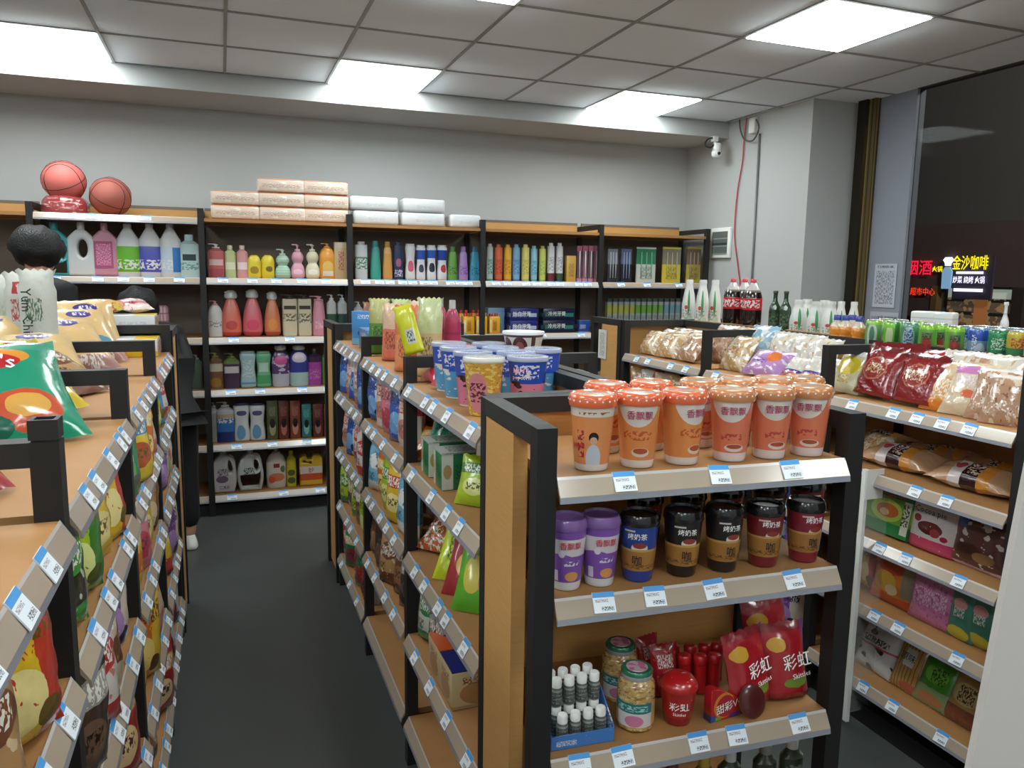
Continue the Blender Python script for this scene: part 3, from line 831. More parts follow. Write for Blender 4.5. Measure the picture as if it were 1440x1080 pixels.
# second row
z = ZR[3]
g = 'towel and napkin packs behind the snack gondola'
for k, (px, w, hh, c, c2) in enumerate(((122, 44, .225, (196, 130, 140), (225, 190, 195)), (83, 36, .17, (205, 150, 160), (225, 200, 205)), (212, 36, .20, (200, 150, 160), (230, 205, 210)))):
    carton(FB, 'towel_pack', ['tall pink striped towel pack below the white jug', 'low pink towel pack near the white sacks', 'pale pink folded towel stack near the person in black'][k], 'towel pack', g, bx(px), .13, z, W(w), .16, hh, pm('towel%d' % k, c, [('s', 9, .4, c2), ('h', 4, .15, (170, 110, 120))], rough=.7, coat=0), bev=.02)
g = 'body care bottles on the second row of the third bay'
row = [
 (302, 18, 424, 'round_shoulder', (226, 224, 220), [('t', .36, .64, .3, .5, (150, 150, 160))], 'pump', (226, 160, 165), 'white bottle with a pink pump', 2.4),
 (324, 25, 408, 'drop', (226, 116, 96), [('e', .5, .3, .09, .12, (200, 80, 75)), ('v', 0, .12, (190, 70, 60))], 'dome', None, 'salmon drop shaped bottle with clear domed cap beside the white bottle', 2.2),
 (354, 25, 407, 'drop', (226, 110, 120), [('e', .5, .3, .1, .14, (225, 80, 110)), ('v', 0, .12, (190, 60, 80))], 'dome', None, 'rose drop shaped bottle with clear domed cap', 2.2),
 (382, 21, 410, 'drop', (222, 130, 90), [('e', .5, .32, .09, .16, (235, 150, 80)), ('v', 0, .12, (180, 80, 60))], 'dome', None, 'apricot drop shaped bottle with clear domed cap', 2.2),
 (407, 19, 418, 'tall', (222, 212, 180), [('t', .35, .65, .4, .6, (120, 110, 90)), ('r', .4, .6, .72, .82, (70, 62, 55))], 'pump', (70, 66, 62), 'cream square pump bottle beside the apricot bottle', 5),
 (428, 18, 418, 'tall', (216, 208, 178), [('t', .35, .65, .35, .6, (110, 100, 85)), ('r', .4, .6, .72, .82, (60, 55, 50))], 'pump', (66, 62, 60), 'cream square pump bottle beside the pink taper bottle', 5),
 (448, 18, 417, 'taper', (232, 160, 178), [('t', .4, .6, .2, .4, (245, 205, 215))], 'pump', (235, 165, 180), 'pink tapered lotion bottle', 2),
 (466, 13, 414, 'bottle', (210, 214, 212), [('v', .1, .6, (50, 90, 70))], 'pump', (225, 228, 228), 'white and dark green pump bottle beside the pink taper bottle', 3),
 (481, 13, 414, 'bottle', (205, 212, 214), [('v', .1, .6, (40, 80, 70))], 'pump', (220, 225, 228), 'white and dark green pump bottle beside the post', 3),
 (504, 12, 424, 'bottle', (225, 226, 226), [], 'pump', (235, 235, 235), 'small plain white pump bottle behind the blue carton', 2.4)]
for px, w, top, sh, c, ly_, tk, tcol, lb, p in row:
    x, h = bp(px, top, z)
    bottle(FB, 'lotion_bottle', lb+', back wall second row', 'bottle', g, x, .11, z, sh, W(w), h, pm('lb%d' % px, c, ly_), (tk, tcol) if tk else None, p=p)
g = 'toothpaste cartons stacked on the fifth bay'
x0 = at(700, 440, 'y', DC)
carton(FB, 'light_blue_carton', 'plain light blue carton standing behind the yellow juice cartons', 'carton', None, bx(699), .16, z, W(26), .10, at(700, 433, 'y', 5.4).z-z, pm('ltblue', (120, 165, 200), [('t', .2, .8, .4, .8, (150, 190, 215))]))
for r_ in range(2):
    for k, (px, w, c, c2) in enumerate(((735, 43, (38, 46, 128), (200, 210, 235)), (784, 52, (22, 34, 64), (60, 140, 130)), (820, 18, (40, 80, 165), (200, 215, 240)))):
        if k == 2 and r_: continue
        lb = ['royal blue', 'dark navy and green', 'bright blue'][k]+' toothpaste carton, '+['bottom', 'top'][r_]+' of its stack, fifth bay second row'
        o = carton(FB, 'toothpaste_carton', lb, 'toothpaste', g, bx(px), .10, z+.092*r_, W(w), .10, .09, pm('tp%d' % k, c, [('t', .06, .6, .3, .65, c2), ('r', .66, .95, .3, .6, c2) if k < 2 else ('v', 0, .05, c2)]))
        if k < 2:
            lettering(['怡白牙膏', '冷光牙膏'][k], .036, INKW, o, (-.02, -.0515, .048))
for r_ in range(2):
    carton(FB, 'toothpaste_carton', 'royal blue toothpaste carton leaning at the %s behind the ice cream tubs' % ['bottom', 'top'][r_], 'toothpaste', g, bx(762, 440) if 0 else bx(735), .225, z+.092*r_, W(43), .10, .09, MATS['tp0'])
g = 'slim toothpaste boxes standing on the sixth bay'
for k in range(14):
    px = 856+k*8.0
    c = [(190, 190, 90), (120, 180, 70), (120, 170, 190)][0 if k < 5 else (1 if k < 10 else 2)]
    x, h = bp(px, 420, z)
    if k*8+856 > 968: break
    carton(FB, 'slim_toothpaste_box', ['yellow topped', 'green and blue', 'pale blue'][0 if k < 5 else (1 if k < 10 else 2)]+' slim standing toothpaste box, %s from the post of the sixth bay' % ORD[k], 'toothpaste', g, x, .10, z, W(7.4), .04, h, pm('st%d' % (k//5), (168, 178, 176), [('v', .55, .8, c), ('t', .2, .8, .1, .5, (90, 110, 110)), ('v', .9, 1, (70, 80, 80))]), bev=0)
# third row
z = ZR[2]
g = 'hair care bottles on the third row of the third bay'
row = [
 (302, 19, 496, 'bottle', (120, 90, 56), [('v', .55, .8, (200, 190, 170)), ('e', .5, .2, .1, .15, (160, 120, 60))], 'pump', (170, 160, 80), 'brown oil bottle with yellow pump', 3),
 (325, 21, 497, 'bottle', (70, 52, 78), [('r', .36, .64, .5, .72, (205, 200, 200)), ('v', .8, 1, (110, 130, 70))], 'pump', (120, 140, 80), 'dark purple bottle with a white label', 3),
 (348, 21, 494, 'waist', (168, 198, 204), [('t', .36, .64, .3, .8, (200, 220, 220)), ('r', .36, .64, .1, .16, (90, 150, 190))], 'wide', (180, 205, 210), 'pale blue hourglass bottle', 3.4),
 (370, 20, 494, 'waist', (110, 182, 140), [('r', .4, .6, .45, .72, (190, 215, 195)), ('v', .1, .35, (70, 160, 100))], 'wide', (140, 195, 160), 'mint green hourglass bottle', 3.4),
 (394, 23, 486, 'round_shoulder', (90, 60, 110), [('n', 7, .55, (205, 190, 215)), ('v', 0, .35, (190, 190, 205)), ('e', .5, .72, .12, .12, (210, 90, 150))], 'dome', None, 'purple and white ornate detergent bottle with domed cap', 2.4),
 (420, 25, 486, 'round_shoulder', (60, 66, 150), [('v', 0, .38, (175, 205, 205)), ('e', .5, .8, .14, .14, (215, 200, 210))], 'dome', None, 'blue and white ornate detergent bottle with domed cap', 2.4),
 (442, 18, 490, 'bottle', (172, 70, 160), [('v', .72, 1, (60, 40, 70)), ('t', .35, .65, .2, .5, (200, 120, 190))], 'cap', (50, 40, 60), 'magenta bottle with dark cap', 3),
 (457, 9, 492, 'bottle', (90, 130, 60), [], 'cap', (60, 80, 50), 'small green bottle beside the middle gondola end', 3)]
for px, w, top, sh, c, ly_, tk, tcol, lb, p in row:
    x, h = bp(px, top, z)
    bottle(FB, 'hair_care_bottle', lb+' on the third row', 'bottle', g, x, .11, z, sh, W(w), h, pm('hc%d' % px, c, ly_), (tk, tcol), p=p)
for k, px in enumerate((258, 275)):
    x, h = bp(px, 500, z)
    bottle(FB, 'dim_bottle', 'dim grey green pump bottle on the third row behind the person in black, %s' % ['hidden side', 'open side'][k], 'bottle', 'dim bottles behind the person in black', x, .14, z, 'bottle', W(15), h, pm('dim', (110, 140, 120)), ('pump', (180, 190, 190)))
z = ZR[1]
g = 'hair care bottles on the fourth row of the third bay'
row = [
 (300, 11, 566, 'bottle', (150, 150, 148), [], 'pump', (160, 160, 160), 'small grey pump bottle beside the post', 3),
 (316, 23, 565, 'bottle', (60, 120, 190), [('v', 0, .3, (35, 55, 120)), ('v', .7, .8, (200, 170, 120)), ('v', .8, 1, (190, 195, 200)), ('t', .35, .65, .55, .7, (230, 230, 235))], 'pump', (230, 230, 230), 'blue shampoo bottle with white pump', 3),
 (339, 21, 567, 'waist', (216, 218, 214), [('e', .5, .78, .09, .07, (90, 84, 130)), ('e', .48, .25, .07, .2, (100, 160, 200))], 'wide', (62, 50, 130), 'white shampoo bottle with purple cap beside the blue bottle', 3),
 (361, 21, 567, 'waist', (216, 218, 214), [('e', .5, .78, .09, .07, (90, 84, 130)), ('e', .48, .25, .07, .2, (100, 160, 200))], 'wide', (62, 50, 130), 'white shampoo bottle with purple cap beside the olive box', 3)]
for px, w, top, sh, c, ly_, tk, tcol, lb, p in row:
    x, h = bp(px, top, z)
    bottle(FB, 'shampoo_bottle', lb+', fourth row', 'bottle', g, x, .11, z, sh, W(w), h, pm('sb%d' % px, c, ly_), (tk, tcol), p=p)
for px, w, top, c, lb in ((382, 14, 563, (84, 88, 56), 'olive'), (398, 13, 563, (104, 44, 36), 'dark red'), (414, 13, 563, (132, 66, 44), 'rust brown'), (430, 12, 568, (52, 124, 122), 'teal'), (446, 13, 568, (96, 44, 42), 'maroon'), (459, 8, 568, (128, 62, 46), 'rust narrow')):
    x, h = bp(px, top, z)
    carton(FB, 'hair_dye_box', lb+' hair dye box with a face on it, fourth row of the third bay', 'box', g, x, .10, z, W(w), .05, h, pm('hd%d' % px, c, [('e', .5, .3, .3, .2, tuple(min(255, q+80) for q in c)), ('t', .2, .8, .6, .85, tuple(min(255, q+50) for q in c)), ('e', .5, .42, .25, .12, (40, 30, 30))]))
z = ZR[0]
g = 'large detergent containers on the bottom row of the third bay'
for px, w, top, c, lb, hole in ((314, 31, 634, (205, 200, 198), 'white handled jug with a purple flower print on the bottom row', (.26, .64, .10, .16)), (351, 33, 633, (205, 206, 202), 'white handled jug with a green flower print on the bottom row', (.24, .66, .10, .16))):
    x, h = bp(px, top, z)
    c3 = (120, 90, 120) if px == 314 else (60, 90, 70)
    jug(FB, lb, g, x, z, W(w), h, pm('jug%d' % px, c, [('e', .42, .35, .24, .09, c3), ('t', .25, .65, .42, .62, c3), ('t', .3, .7, .1, .18, c3)]), 'oval', hole, (190, 190, 186))
x, h = bp(388, 632, z)
bottle(FB, 'hand_soap_bottle', 'large white pump bottle with peach fruit print on the bottom row', 'bottle', g, x, .12, z, 'round_shoulder', W(26), h, pm('peach', (215, 205, 190), [('e', .5, .32, .13, .12, (222, 130, 90)), ('e', .42, .25, .06, .1, (235, 90, 60)), ('r', .46, .54, .6, .72, (150, 40, 50)), ('e', .6, .55, .05, .1, (80, 120, 70))]), ('pump', (200, 198, 190)))
x, h = bp(409, 634, z)
bottle(FB, 'dish_soap_bottle', 'slim yellow dish soap bottle beside the yellow can', 'bottle', g, x, .11, z, 'bottle', W(13), h, pm('ydish', (206, 186, 40), [('e', .5, .45, .12, .1, (90, 90, 40)), ('e', .5, .2, .14, .1, (80, 100, 50))]), ('cap', (200, 180, 40)))
x, h = bp(437, 640, z)
cw, ch = W(31), h
oc = [(-cw/2, 0), (cw/2, 0), (cw/2, ch*.92), (cw*.42, ch), (cw*.1, ch), (cw*.02, ch*.86), (-cw*.14, ch*.86), (-cw*.2, ch), (-cw*.38, ch), (-cw/2, ch*.9)]
o = put(FB, 'detergent_can', flat2d('can', oc, [[(-cw*.34, ch*.76), (-cw*.05, ch*.76), (-cw*.05, ch*.81), (-cw*.34, ch*.81)][::-1]], cw*.5, .012), pm('ycan', (226, 180, 50), [('v', .18, .58, (206, 90, 40)), ('v', .40, .64, (226, 215, 205))]), x, .12, z, (0, 0, 0), 'yellow handled dish soap can with a red and white label', 'detergent', g)
lettering('妙', .04, INKR, o, (0, -cw*.255, ch*.5))

# on top of the back shelves
z = ZR[5]
BALL = [mat('basketball_pink', (208, 108, 100), rough=.55, bump=.25, bscale=300), mat('basketball_brown', (164, 90, 78), rough=.6, bump=.25, bscale=300)]
def basketball(px, py, r, m, label, zb, tilt, yy):
    p = at(px, py, 'y', yy)
    o = link('basketball', sphere(r, r, r, 32), m, None, (p.x, yy, zb))
    o.rotation_euler = (0, 0, 0)
    tag(o, label, 'ball', 'basketballs above the back shelves')
    sm_ = mat('ball_seam', (60, 34, 30), rough=.6)
    for k in range(4):
        pts = []
        for a in range(33):
            t = 2*math.pi*a/32
            if k < 2: v = Vector((math.cos(t), 0, math.sin(t)) if k else (math.cos(t), math.sin(t), 0))
            else:
                s = 1 if k == 2 else -1
                v = Vector((math.cos(t)*.9, math.sin(t)*.62, s*(.42+.28*math.cos(2*t)))).normalized()
                v = Vector((v.x, v.z, v.y))
            v = Matrix.Rotation(tilt, 3, 'Y') @ (Matrix.Rotation(.5, 3, 'X') @ v)
            pts.append(tuple(v*(r*1.003)+Vector((0, 0, r))))
        link('seam', tube(tuple(pts), .0022, 5), sm_, o)
    return o
basketball(155, 270, .118, BALL[1], 'brown basketball with dark seams resting on the top shelf', z+.0, .5, 5.42)
p = at(92, 285, 'y', 5.42)
ring = lathe(sm(((.02, .0), (.115, .0), (.128, .02), (.122, .07), (.10, .100), (.082, .102), (.03, .085)), 3), 28)
for v in ring.vertices:
    a = math.atan2(v.co.y, v.co.x); rr = 1+.05*math.sin(11*a); v.co.x *= rr; v.co.y *= rr
tag(link('wrapped_red_ring', ring, mat('red_film', (150, 60, 62), [('n', 9, .62, (215, 170, 170))], rough=.15, coat=1, bump=.5, bscale=30), None, (p.x, 5.42, z+.002)), 'crinkled red plastic wrapped bundle holding up the pink basketball', 'package')
basketball(90, 256, .120, BALL[0], 'pink basketball in clear film sitting on the red wrapped bundle', z+.078, -.3, 5.42)
TIS = pm('tissue_pack', (232, 208, 190), [('n', 6, .6, (246, 240, 232)), ('t', .1, .9, .35, .6, (190, 165, 145)), ('v', .9, 1, (220, 150, 110)), ('v', 0, .08, (226, 160, 120))], rough=.35, bump=.25, bscale=14)
TISW = pm('tissue_white', (226, 228, 230), [('t', .3, .7, .3, .5, (205, 208, 214)), ('n', 5, .66, (240, 242, 244))], rough=.35, bump=.3, bscale=12)
g = 'peach tissue packs stacked above the third bay'
th = .088
tt = [(331, 0, 65, 'end'), (331, 1, 65, 'end'), (396, 0, 62, 'middle'), (396, 1, 62, 'middle'), (396, 2, 62, 'middle'), (458, 0, 58, 'post side'), (458, 1, 58, 'post side'), (458, 2, 58, 'post side')]
lv_ = ['bottom', 'second', 'top']
for px, r_, w, nm in tt:
    yy = 5.30
    carton(FB, 'tissue_pack', 'peach and white wrapped tissue pack, %s level of the %s stack' % (lv_[r_], {'end': 'basketball side', 'middle': 'middle', 'post side': 'window side'}[nm]), 'tissue pack', g, at(px, 290, 'y', 5.36).x+rnd.uniform(-.004, .004), .12, z+.001+(th+.002)*r_, .292, .15, th, TIS, rnd.uniform(-.02, .02), bev=.014)
g = 'white tissue packs stacked above the fourth bay'
for px, r_, w, yl in ((527, 0, .33, 'post side'), (593, 0, .33, 'middle'), (652, 0, .24, 'window side'), (525, 1, .35, 'post side'), (594, 1, .32, 'window side')):
    carton(FB, 'tissue_pack', 'plain white wrapped tissue pack, %s level, %s of the white stack' % (['bottom', 'top'][r_], yl), 'tissue pack', g, at(px, 300, 'y', 5.36).x, .12, z+.001+.094*r_, w*.93, .16, .090, TISW, rnd.uniform(-.02, .02), bev=.016)

# ================================================================ snack bags
BAGP = {
 'yellow and red': ((228, 186, 36), (196, 50, 40), (245, 225, 150)), 'green and white': ((44, 128, 62), (214, 220, 205), (150, 200, 90)),
 'teal and orange': ((28, 150, 120), (226, 140, 50), (225, 190, 90)), 'red and gold': ((170, 34, 36), (214, 160, 70), (235, 205, 150)),
 'purple and cream': ((116, 70, 150), (222, 205, 190), (180, 140, 200)), 'orange and yellow': ((226, 116, 36), (240, 196, 60), (250, 220, 130)),
 'brown and cream': ((104, 64, 44), (214, 190, 160), (160, 110, 70)), 'white and red': ((222, 214, 208), (196, 56, 56), (206, 130, 110)),
 'pink and white': ((220, 128, 142), (238, 220, 216), (196, 70, 90)), 'blue and white': ((50, 92, 182), (214, 222, 236), (120, 170, 220)),
 'black and green': ((34, 38, 34), (60, 150, 60), (200, 205, 190)), 'lime and green': ((172, 200, 40), (60, 130, 50), (230, 235, 150)),
 'tan and brown': ((190, 146, 96), (120, 72, 44), (226, 200, 160)), 'sky blue and white': ((110, 180, 208), (226, 232, 232), (60, 130, 180)),
 'dark brown and silver': ((62, 48, 42), (160, 158, 152), (110, 84, 66)), 'white and green': ((216, 218, 206), (50, 140, 90), (120, 170, 110)),
 'yellow and blue': ((232, 200, 60), (50, 140, 190), (190, 90, 50)), 'red and silver': ((168, 44, 50), (190, 186, 184), (120, 30, 36)),
 'beige and pink': ((214, 190, 164), (206, 120, 124), (236, 222, 204)), 'emerald and gold': ((20, 110, 74), (206, 176, 80), (150, 40, 44)),
}
def bagmat(name, v=0):
    k = 'bag_%s_%d' % (name.replace(' ', '_'), v)
    a, b, c = BAGP[name]
    dark = tuple(int(q*.45) for q in a)
    ls = [[('v', .62, .82, b), ('e', .5, .36, .30, .17, c), ('t', .15, .85, .64, .80, (240, 236, 226)), ('t', .3, .7, .3, .44, dark), ('h', 60, .0, a)],
          [('v', 0, .22, b), ('e', .55, .62, .36, .16, b), ('t', .24, .84, .54, .70, (242, 238, 228)), ('n', 6, .60, c), ('t', .1, .5, .25, .4, dark)],
          [('u', .62, 1, b), ('t', .12, .88, .66, .86, dark), ('e', .42, .34, .26, .20, c), ('n', 9, .66, b), ('e', .7, .2, .14, .09, dark)]][v % 3]
    return pm(k, a, ls, rough=.28, coat=.8, bump=.35, bscale=22)
WHERE = {}
def bag(fr, label, cat, group, lx, ly, z, w, h, t, m, style=0, seed=0, rot=(0, 0, 0), name='snack_bag'):
    return put(fr, name, pouch(round(w, 3), round(h, 3), round(t, 3), style, seed % 5), m, lx, ly, z, rot, label, cat, group)
def fill(fr, x0, x1, z, clear, names, group, where, seed, ly=.050, step=.130, lean=(-9, 2), deep=True, style=None, turn=24, big=1.0):
    """one row of bags standing side by side, turned a little towards the open end of the aisle"""
    r = random.Random(seed)
    x = x0+.075; k = 0
    sg = 1 if fr.rz < 0 else -1
    while x < x1-.06:
        nm = names[k % len(names)]
        w = big*r.uniform(.13, .155); h = min(clear, big*r.uniform(.20, .245)); t = big*r.uniform(.065, .085)
        lab = '%s snack bag, %s from the %s end, %s' % (nm, ORD[k], 'far' if fr.rz < 0 else 'near', where)
        st = r.choice((0, 0, 1)) if style is None else style
        bag(fr, lab, 'snack bag', group, x, ly+r.uniform(-.008, .012), z, w, h, t, bagmat(nm, r.randrange(3)), st, r.randrange(5), (R_(r.uniform(*lean)), 0, R_(sg*turn+r.uniform(-12, 12))))
        if deep:
            nm2 = names[(k+1) % len(names)]
            bag(fr, '%s snack bag standing behind the %s one, %s' % (nm2, ORD[k], where), 'snack bag', group, x+.01, ly+.12, z, w, h*1.02, t*.7, bagmat(nm2, r.randrange(3)), 0, r.randrange(5), (R_(-4), 0, R_(sg*turn*.5+r.uniform(-8, 8))))
        x += big*step*r.uniform(.95, 1.08); k += 1

# ---- middle gondola, lower rows (from the far bay to the near bay)
rows = {
 (0, 3): ['blue and white', 'beige and pink'], (0, 2): ['white and red', 'blue and white'], (0, 1): ['lime and green', 'brown and cream'], (0, 0): ['red and silver', 'emerald and gold'],
 (1, 3): ['blue and white', 'white and red', 'pink and white'], (1, 2): ['sky blue and white', 'orange and yellow', 'lime and green', 'yellow and red'], (1, 1): ['brown and cream', 'dark brown and silver', 'tan and brown'],
 (2, 1): ['white and green', 'dark brown and silver', 'blue and white'],
}
rn = {4: 'top shelf', 3: 'second shelf', 2: 'third shelf', 1: 'fourth shelf', 0: 'bottom shelf'}
for (b, l), nm in rows.items():
    fill(FM, .78*b+.03, .78*(b+1)-(.38 if (b, l) == (2, 1) else .03), LV[l], .2, nm, 'snack bags in the middle gondola', '%s, %s middle bay' % (rn[l], bn[b]), b*10+l, deep=(b > 0))
def mloc(px, X, py=500):
    p = at(px, py, 'x', X); return 3.87-p.y, X-.513
# nearest bay, second shelf: candy box and flow packs, green tins of noodles
z = LV[3]
bagy = lambda lb, px, X, w, h, t, m, st=0, rot=(-12, 0, 0), zz=None, nm='snack_bag', cat='snack bag', sd=1: bag(FM, lb, cat, 'packs in the nearest middle bay', *mloc(px, X), zz if zz is not None else z, w, h, t, m, st, sd, tuple(R_(a) for a in (rot[0], rot[1], rot[2]+38)), nm)
bagy('dim pink snack bag at the far end of the nearest middle bay, second shelf', 590, .66, .15, .19, .05, bagmat('pink and white', 0))
bagy('red and yellow snack bag standing behind the orange pack, nearest middle bay', 607, .66, .14, .20, .05, bagmat('red and gold', 1), sd=2)
bagy('orange flow pack with a sausage print lying across the rail side, nearest middle bay', 603, .585, .14, .13, .045, bagmat('orange and yellow', 0), 0, (-50, 0, 10))
bagy('teal snack bag tilted beside the orange flow pack, nearest middle bay', 622, .60, .16, .17, .05, bagmat('teal and orange', 2), 0, (-35, 0, 8))
bagy('dark green snack bag behind the white and green cartons, nearest middle bay', 650, .68, .17, .20, .05, bagmat('emerald and gold', 0), 0, (-20, 0, 0), sd=3)
wg = pm('white_green_box', (34, 120, 72), [('u', .0, .25, (220, 222, 212)), ('t', .3, .9, .3, .7, (20, 80, 50)), ('e', .13, .5, .09, .2, (190, 160, 100))])
wgt = pm('white_green_top', (214, 216, 208), [('t', .1, .9, .2, .8, (40, 100, 70))])
for px, lb in ((628, 'farther'), (648, 'nearer')):
    o = carton(FM, 'tea_carton', 'white topped dark green carton, %s of the two on the second shelf' % lb, 'carton', 'white topped green cartons', *mloc(px, .60), z, .085, .13, .10, wg)
    part('printed_lid', o, wgt, -.044, .044, -.066, .066, .1, .104)
bagy('yellow and green snack bag with red writing by the end post, nearest middle bay', 668, .575, .12, .13, .05, bagmat('lime and green', 0), 0, (-22, 0, 5))
bagy('pale pink narrow bag against the end post, nearest middle bay', 678, .60, .08, .16, .04, bagmat('beige and pink', 1), 0, (-15, 0, 0), sd=4)
z = LV[2]
bagy('grey brown dim bag at the far end of the nearest middle bay, third shelf', 590, .68, .16, .2, .06, bagmat('tan and brown', 2))
bagy('pink and white bag behind the sweets, nearest middle bay, third shelf', 606, .70, .16, .2, .06, bagmat('pink and white', 2), sd=3)
bagy('clear bag of orange and green wrapped sweets lying by the rail, third shelf', 612, .59, .16, .14, .06, pm('sweets', (200, 84, 50), [('n', 9, .52, (232, 220, 205)), ('n', 14, .6, (60, 140, 60)), ('n', 11, .66, (240, 190, 60))], rough=.2, coat=1, bump=.5), 0, (-55, 0, 0))
limeb = pm('lime_pouch', (196, 214, 30), [('t', .3, .7, .25, .8, (60, 100, 30)), ('v', .9, 1, (150, 180, 30))], rough=.25, coat=.8, bump=.2)
bagy('bright lime pouch with dark upright writing, nearest middle bay, third shelf', 633, .575, .11, .22, .035, limeb, 0, (-38, 0, 12))
bagy('dark red pouch with golden potato print, nearest middle bay, third shelf', 650, .575, .12, .21, .035, pm('redpotato', (168, 40, 46), [('e', .5, .4, .26, .16, (226, 176, 90)), ('e', .5, .4, .12, .08, (190, 120, 60)), ('e', .72, .7, .15, .09, (226, 186, 110))], coat=.8, bump=.2), 0, (-34, 0, 12), sd=2)
bagy('green pouch with yellow pear print against the end post, third shelf', 668, .575, .13, .19, .04, pm('greenpear', (96, 176, 40), [('e', .4, .5, .24, .26, (216, 200, 70)), ('e', .7, .45, .16, .2, (196, 140, 90)), ('v', .85, 1, (220, 220, 190))], coat=.8, bump=.2), 0, (-30, 0, 12), sd=4)
z = LV[1]
for px, lb, c, tx in ((648, 'orange topped cream carton of pastries beside the dark sweet bags', (206, 84, 34), '蛋黄酥'), (667, 'navy topped cream carton of pastries beside the end post', (40, 44, 112), '沙琪玛')):
    o = carton(FM, 'pastry_carton', lb, 'carton', None, *mloc(px, .60), z, .125, .15, .105, pm('creamcarton', (222, 196, 150), [('e', .5, .4, .35, .3, (190, 140, 90)), ('t', .2, .8, .65, .85, (150, 90, 50)), ('v', 0, .1, (190, 160, 120))]))
    part('printed_lid', o, pm('lid%d' % px, c), -.062, .062, -.074, .074, .105, .108)
    t_ = lettering(tx, .04, INKW, o, (0, 0, .1092), (R_(-90), 0, 0))

# ---- middle gondola, top shelf
z = LV[4]
lx, ly = mloc(506, .60)
o = carton(FM, 'snack_carton', 'sky blue carton with white writing at the far end of the middle gondola', 'carton', None, .30, .12, z, .16, .06, .155, pm('skycarton', (70, 146, 214), [('t', .2, .8, .78, .9, (230, 235, 240)), ('e', .5, .35, .3, .16, (60, 60, 70)), ('v', 0, .2, (120, 180, 220))]), R_(50))
carton(FM, 'snack_carton', 'second pale blue carton lying behind the sky blue one', 'carton', None, .52, .12, z, .22, .14, .09, pm('skycarton2', (86, 140, 200), [('t', .2, .8, .3, .8, (225, 230, 238)), ('n', 7, .6, (180, 190, 200))]))
tall = [
 (521, .66, 427, 'brown and tan', (150, 96, 70), (186, 140, 110)), (534, .60, 421, 'olive cream', (190, 186, 120), (96, 150, 60)), (537, .70, 424, 'bright green', (70, 170, 60), (170, 200, 110)),
 (552, .60, 428, 'peach and coral', (226, 188, 160), (226, 120, 96)), (563, .70, 422, 'pale green and coral', (190, 206, 150), (232, 110, 80)), (572, .58, 430, 'orange', (236, 130, 76), (238, 150, 100)),
 (590, .70, 424, 'cream and rose', (222, 196, 176), (206, 150, 120)), (603, .62, 420, 'pale mint', (206, 214, 160), (220, 190, 140))]
for k, (px, X, top, nm, c1, c2) in enumerate(tall):
    lx, ly = mloc(px, X)
    zt_ = at(px, top, 'x', X).z
    if px == 521: lx += .0
    bag(FM, 'tall upright %s pouch with a ruffled top on the middle gondola' % nm, 'pouch', 'tall ruffled pouches on the middle gondola', lx, ly, z, .095, max(min(zt_-z, .27), .19), .06, pm('tall%d' % k, c1, [('v', 0, .55, c2), ('t', .25, .75, .2, .5, tuple(int(q*.6) for q in c2)), ('n', 7, .68, (235, 230, 215))], coat=.7, bump=.3), 2, k, (R_(-3), 0, R_(rnd.uniform(50, 75))), 'tall_pouch')
lx, ly = mloc(584, .555)
bag(FM, 'neon yellow pouch with a barcode leaning over the tall pouches', 'pouch', None, lx, ly, z+.075, .068, .155, .03, pm('barcodebag', (214, 214, 20), [('r', .35, .8, .2, .5, (205, 208, 200)), ('s', 40, .0, (20, 20, 20)), ('t', .4, .75, .24, .46, (70, 80, 80))], coat=.7, bump=.2), 2, 1, (R_(-6), R_(-18), R_(62)), 'barcode_pouch')
for px, X, lb in ((619, .70, 'first'), (636, .70, 'second')):
    p = at(px, 470, 'x', X)
    bottle(Frame(X, p.y, R_(-50)), 'pink_drink_bottle', 'raspberry pink drink bottle with clear cap, %s beside the tall pouches' % lb, 'bottle', 'raspberry drink bottles', 0, 0, z, 'round_shoulder', .062, .245, pm('rasp', (180, 50, 90), [('t', .35, .65, .3, .5, (210, 120, 150)), ('v', .62, .66, (150, 40, 80))]), ('wide', (205, 205, 205)), p=2)
for k, (px, X) in enumerate(((600, .58), (622, .58), (618, .68), (636, .66))):
    lx, ly = mloc(px, X)
    bag(FM, 'crimson red pouch laid flat before the raspberry bottles, %s in its heap' % ORD[k], 'pouch', 'crimson pouches', lx, ly, z+.012*(k > 1), .14, .14, .05, pm('crimson', (206, 44, 74), [('v', .8, 1, (220, 70, 90)), ('t', .3, .7, .3, .6, (235, 160, 170))], coat=.9, bump=.4), 0, k, (R_(-62), 0, R_(20*k)), 'crimson_pouch')
# juice cartons on the second row of the back wall
for k in range(6):
    r_, c_ = divmod(k, 3)
    o = carton(FB, 'juice_carton', 'yellow juice box with red caps on top, %s row, %s counted towards the window' % (['front', 'rear'][r_], ORD[c_]), 'juice', 'yellow juice boxes with red caps', bx(656+c_*18), .06+.11*r_, ZR[3], .082, .07, .125+.018*r_, pm('yjuice', (242, 186, 40), [('r', .3, .7, .12, .8, (226, 150, 40)), ('t', .35, .65, .2, .7, (150, 70, 40)), ('r', .04, .2, .1, .8, (240, 225, 180))]), bev=.006)
    for q in (-.02, .02): link('cap', cap_cyl(.013, .022), pm('redcap', (214, 60, 50)), o, (q, 0, .125+.018*r_))
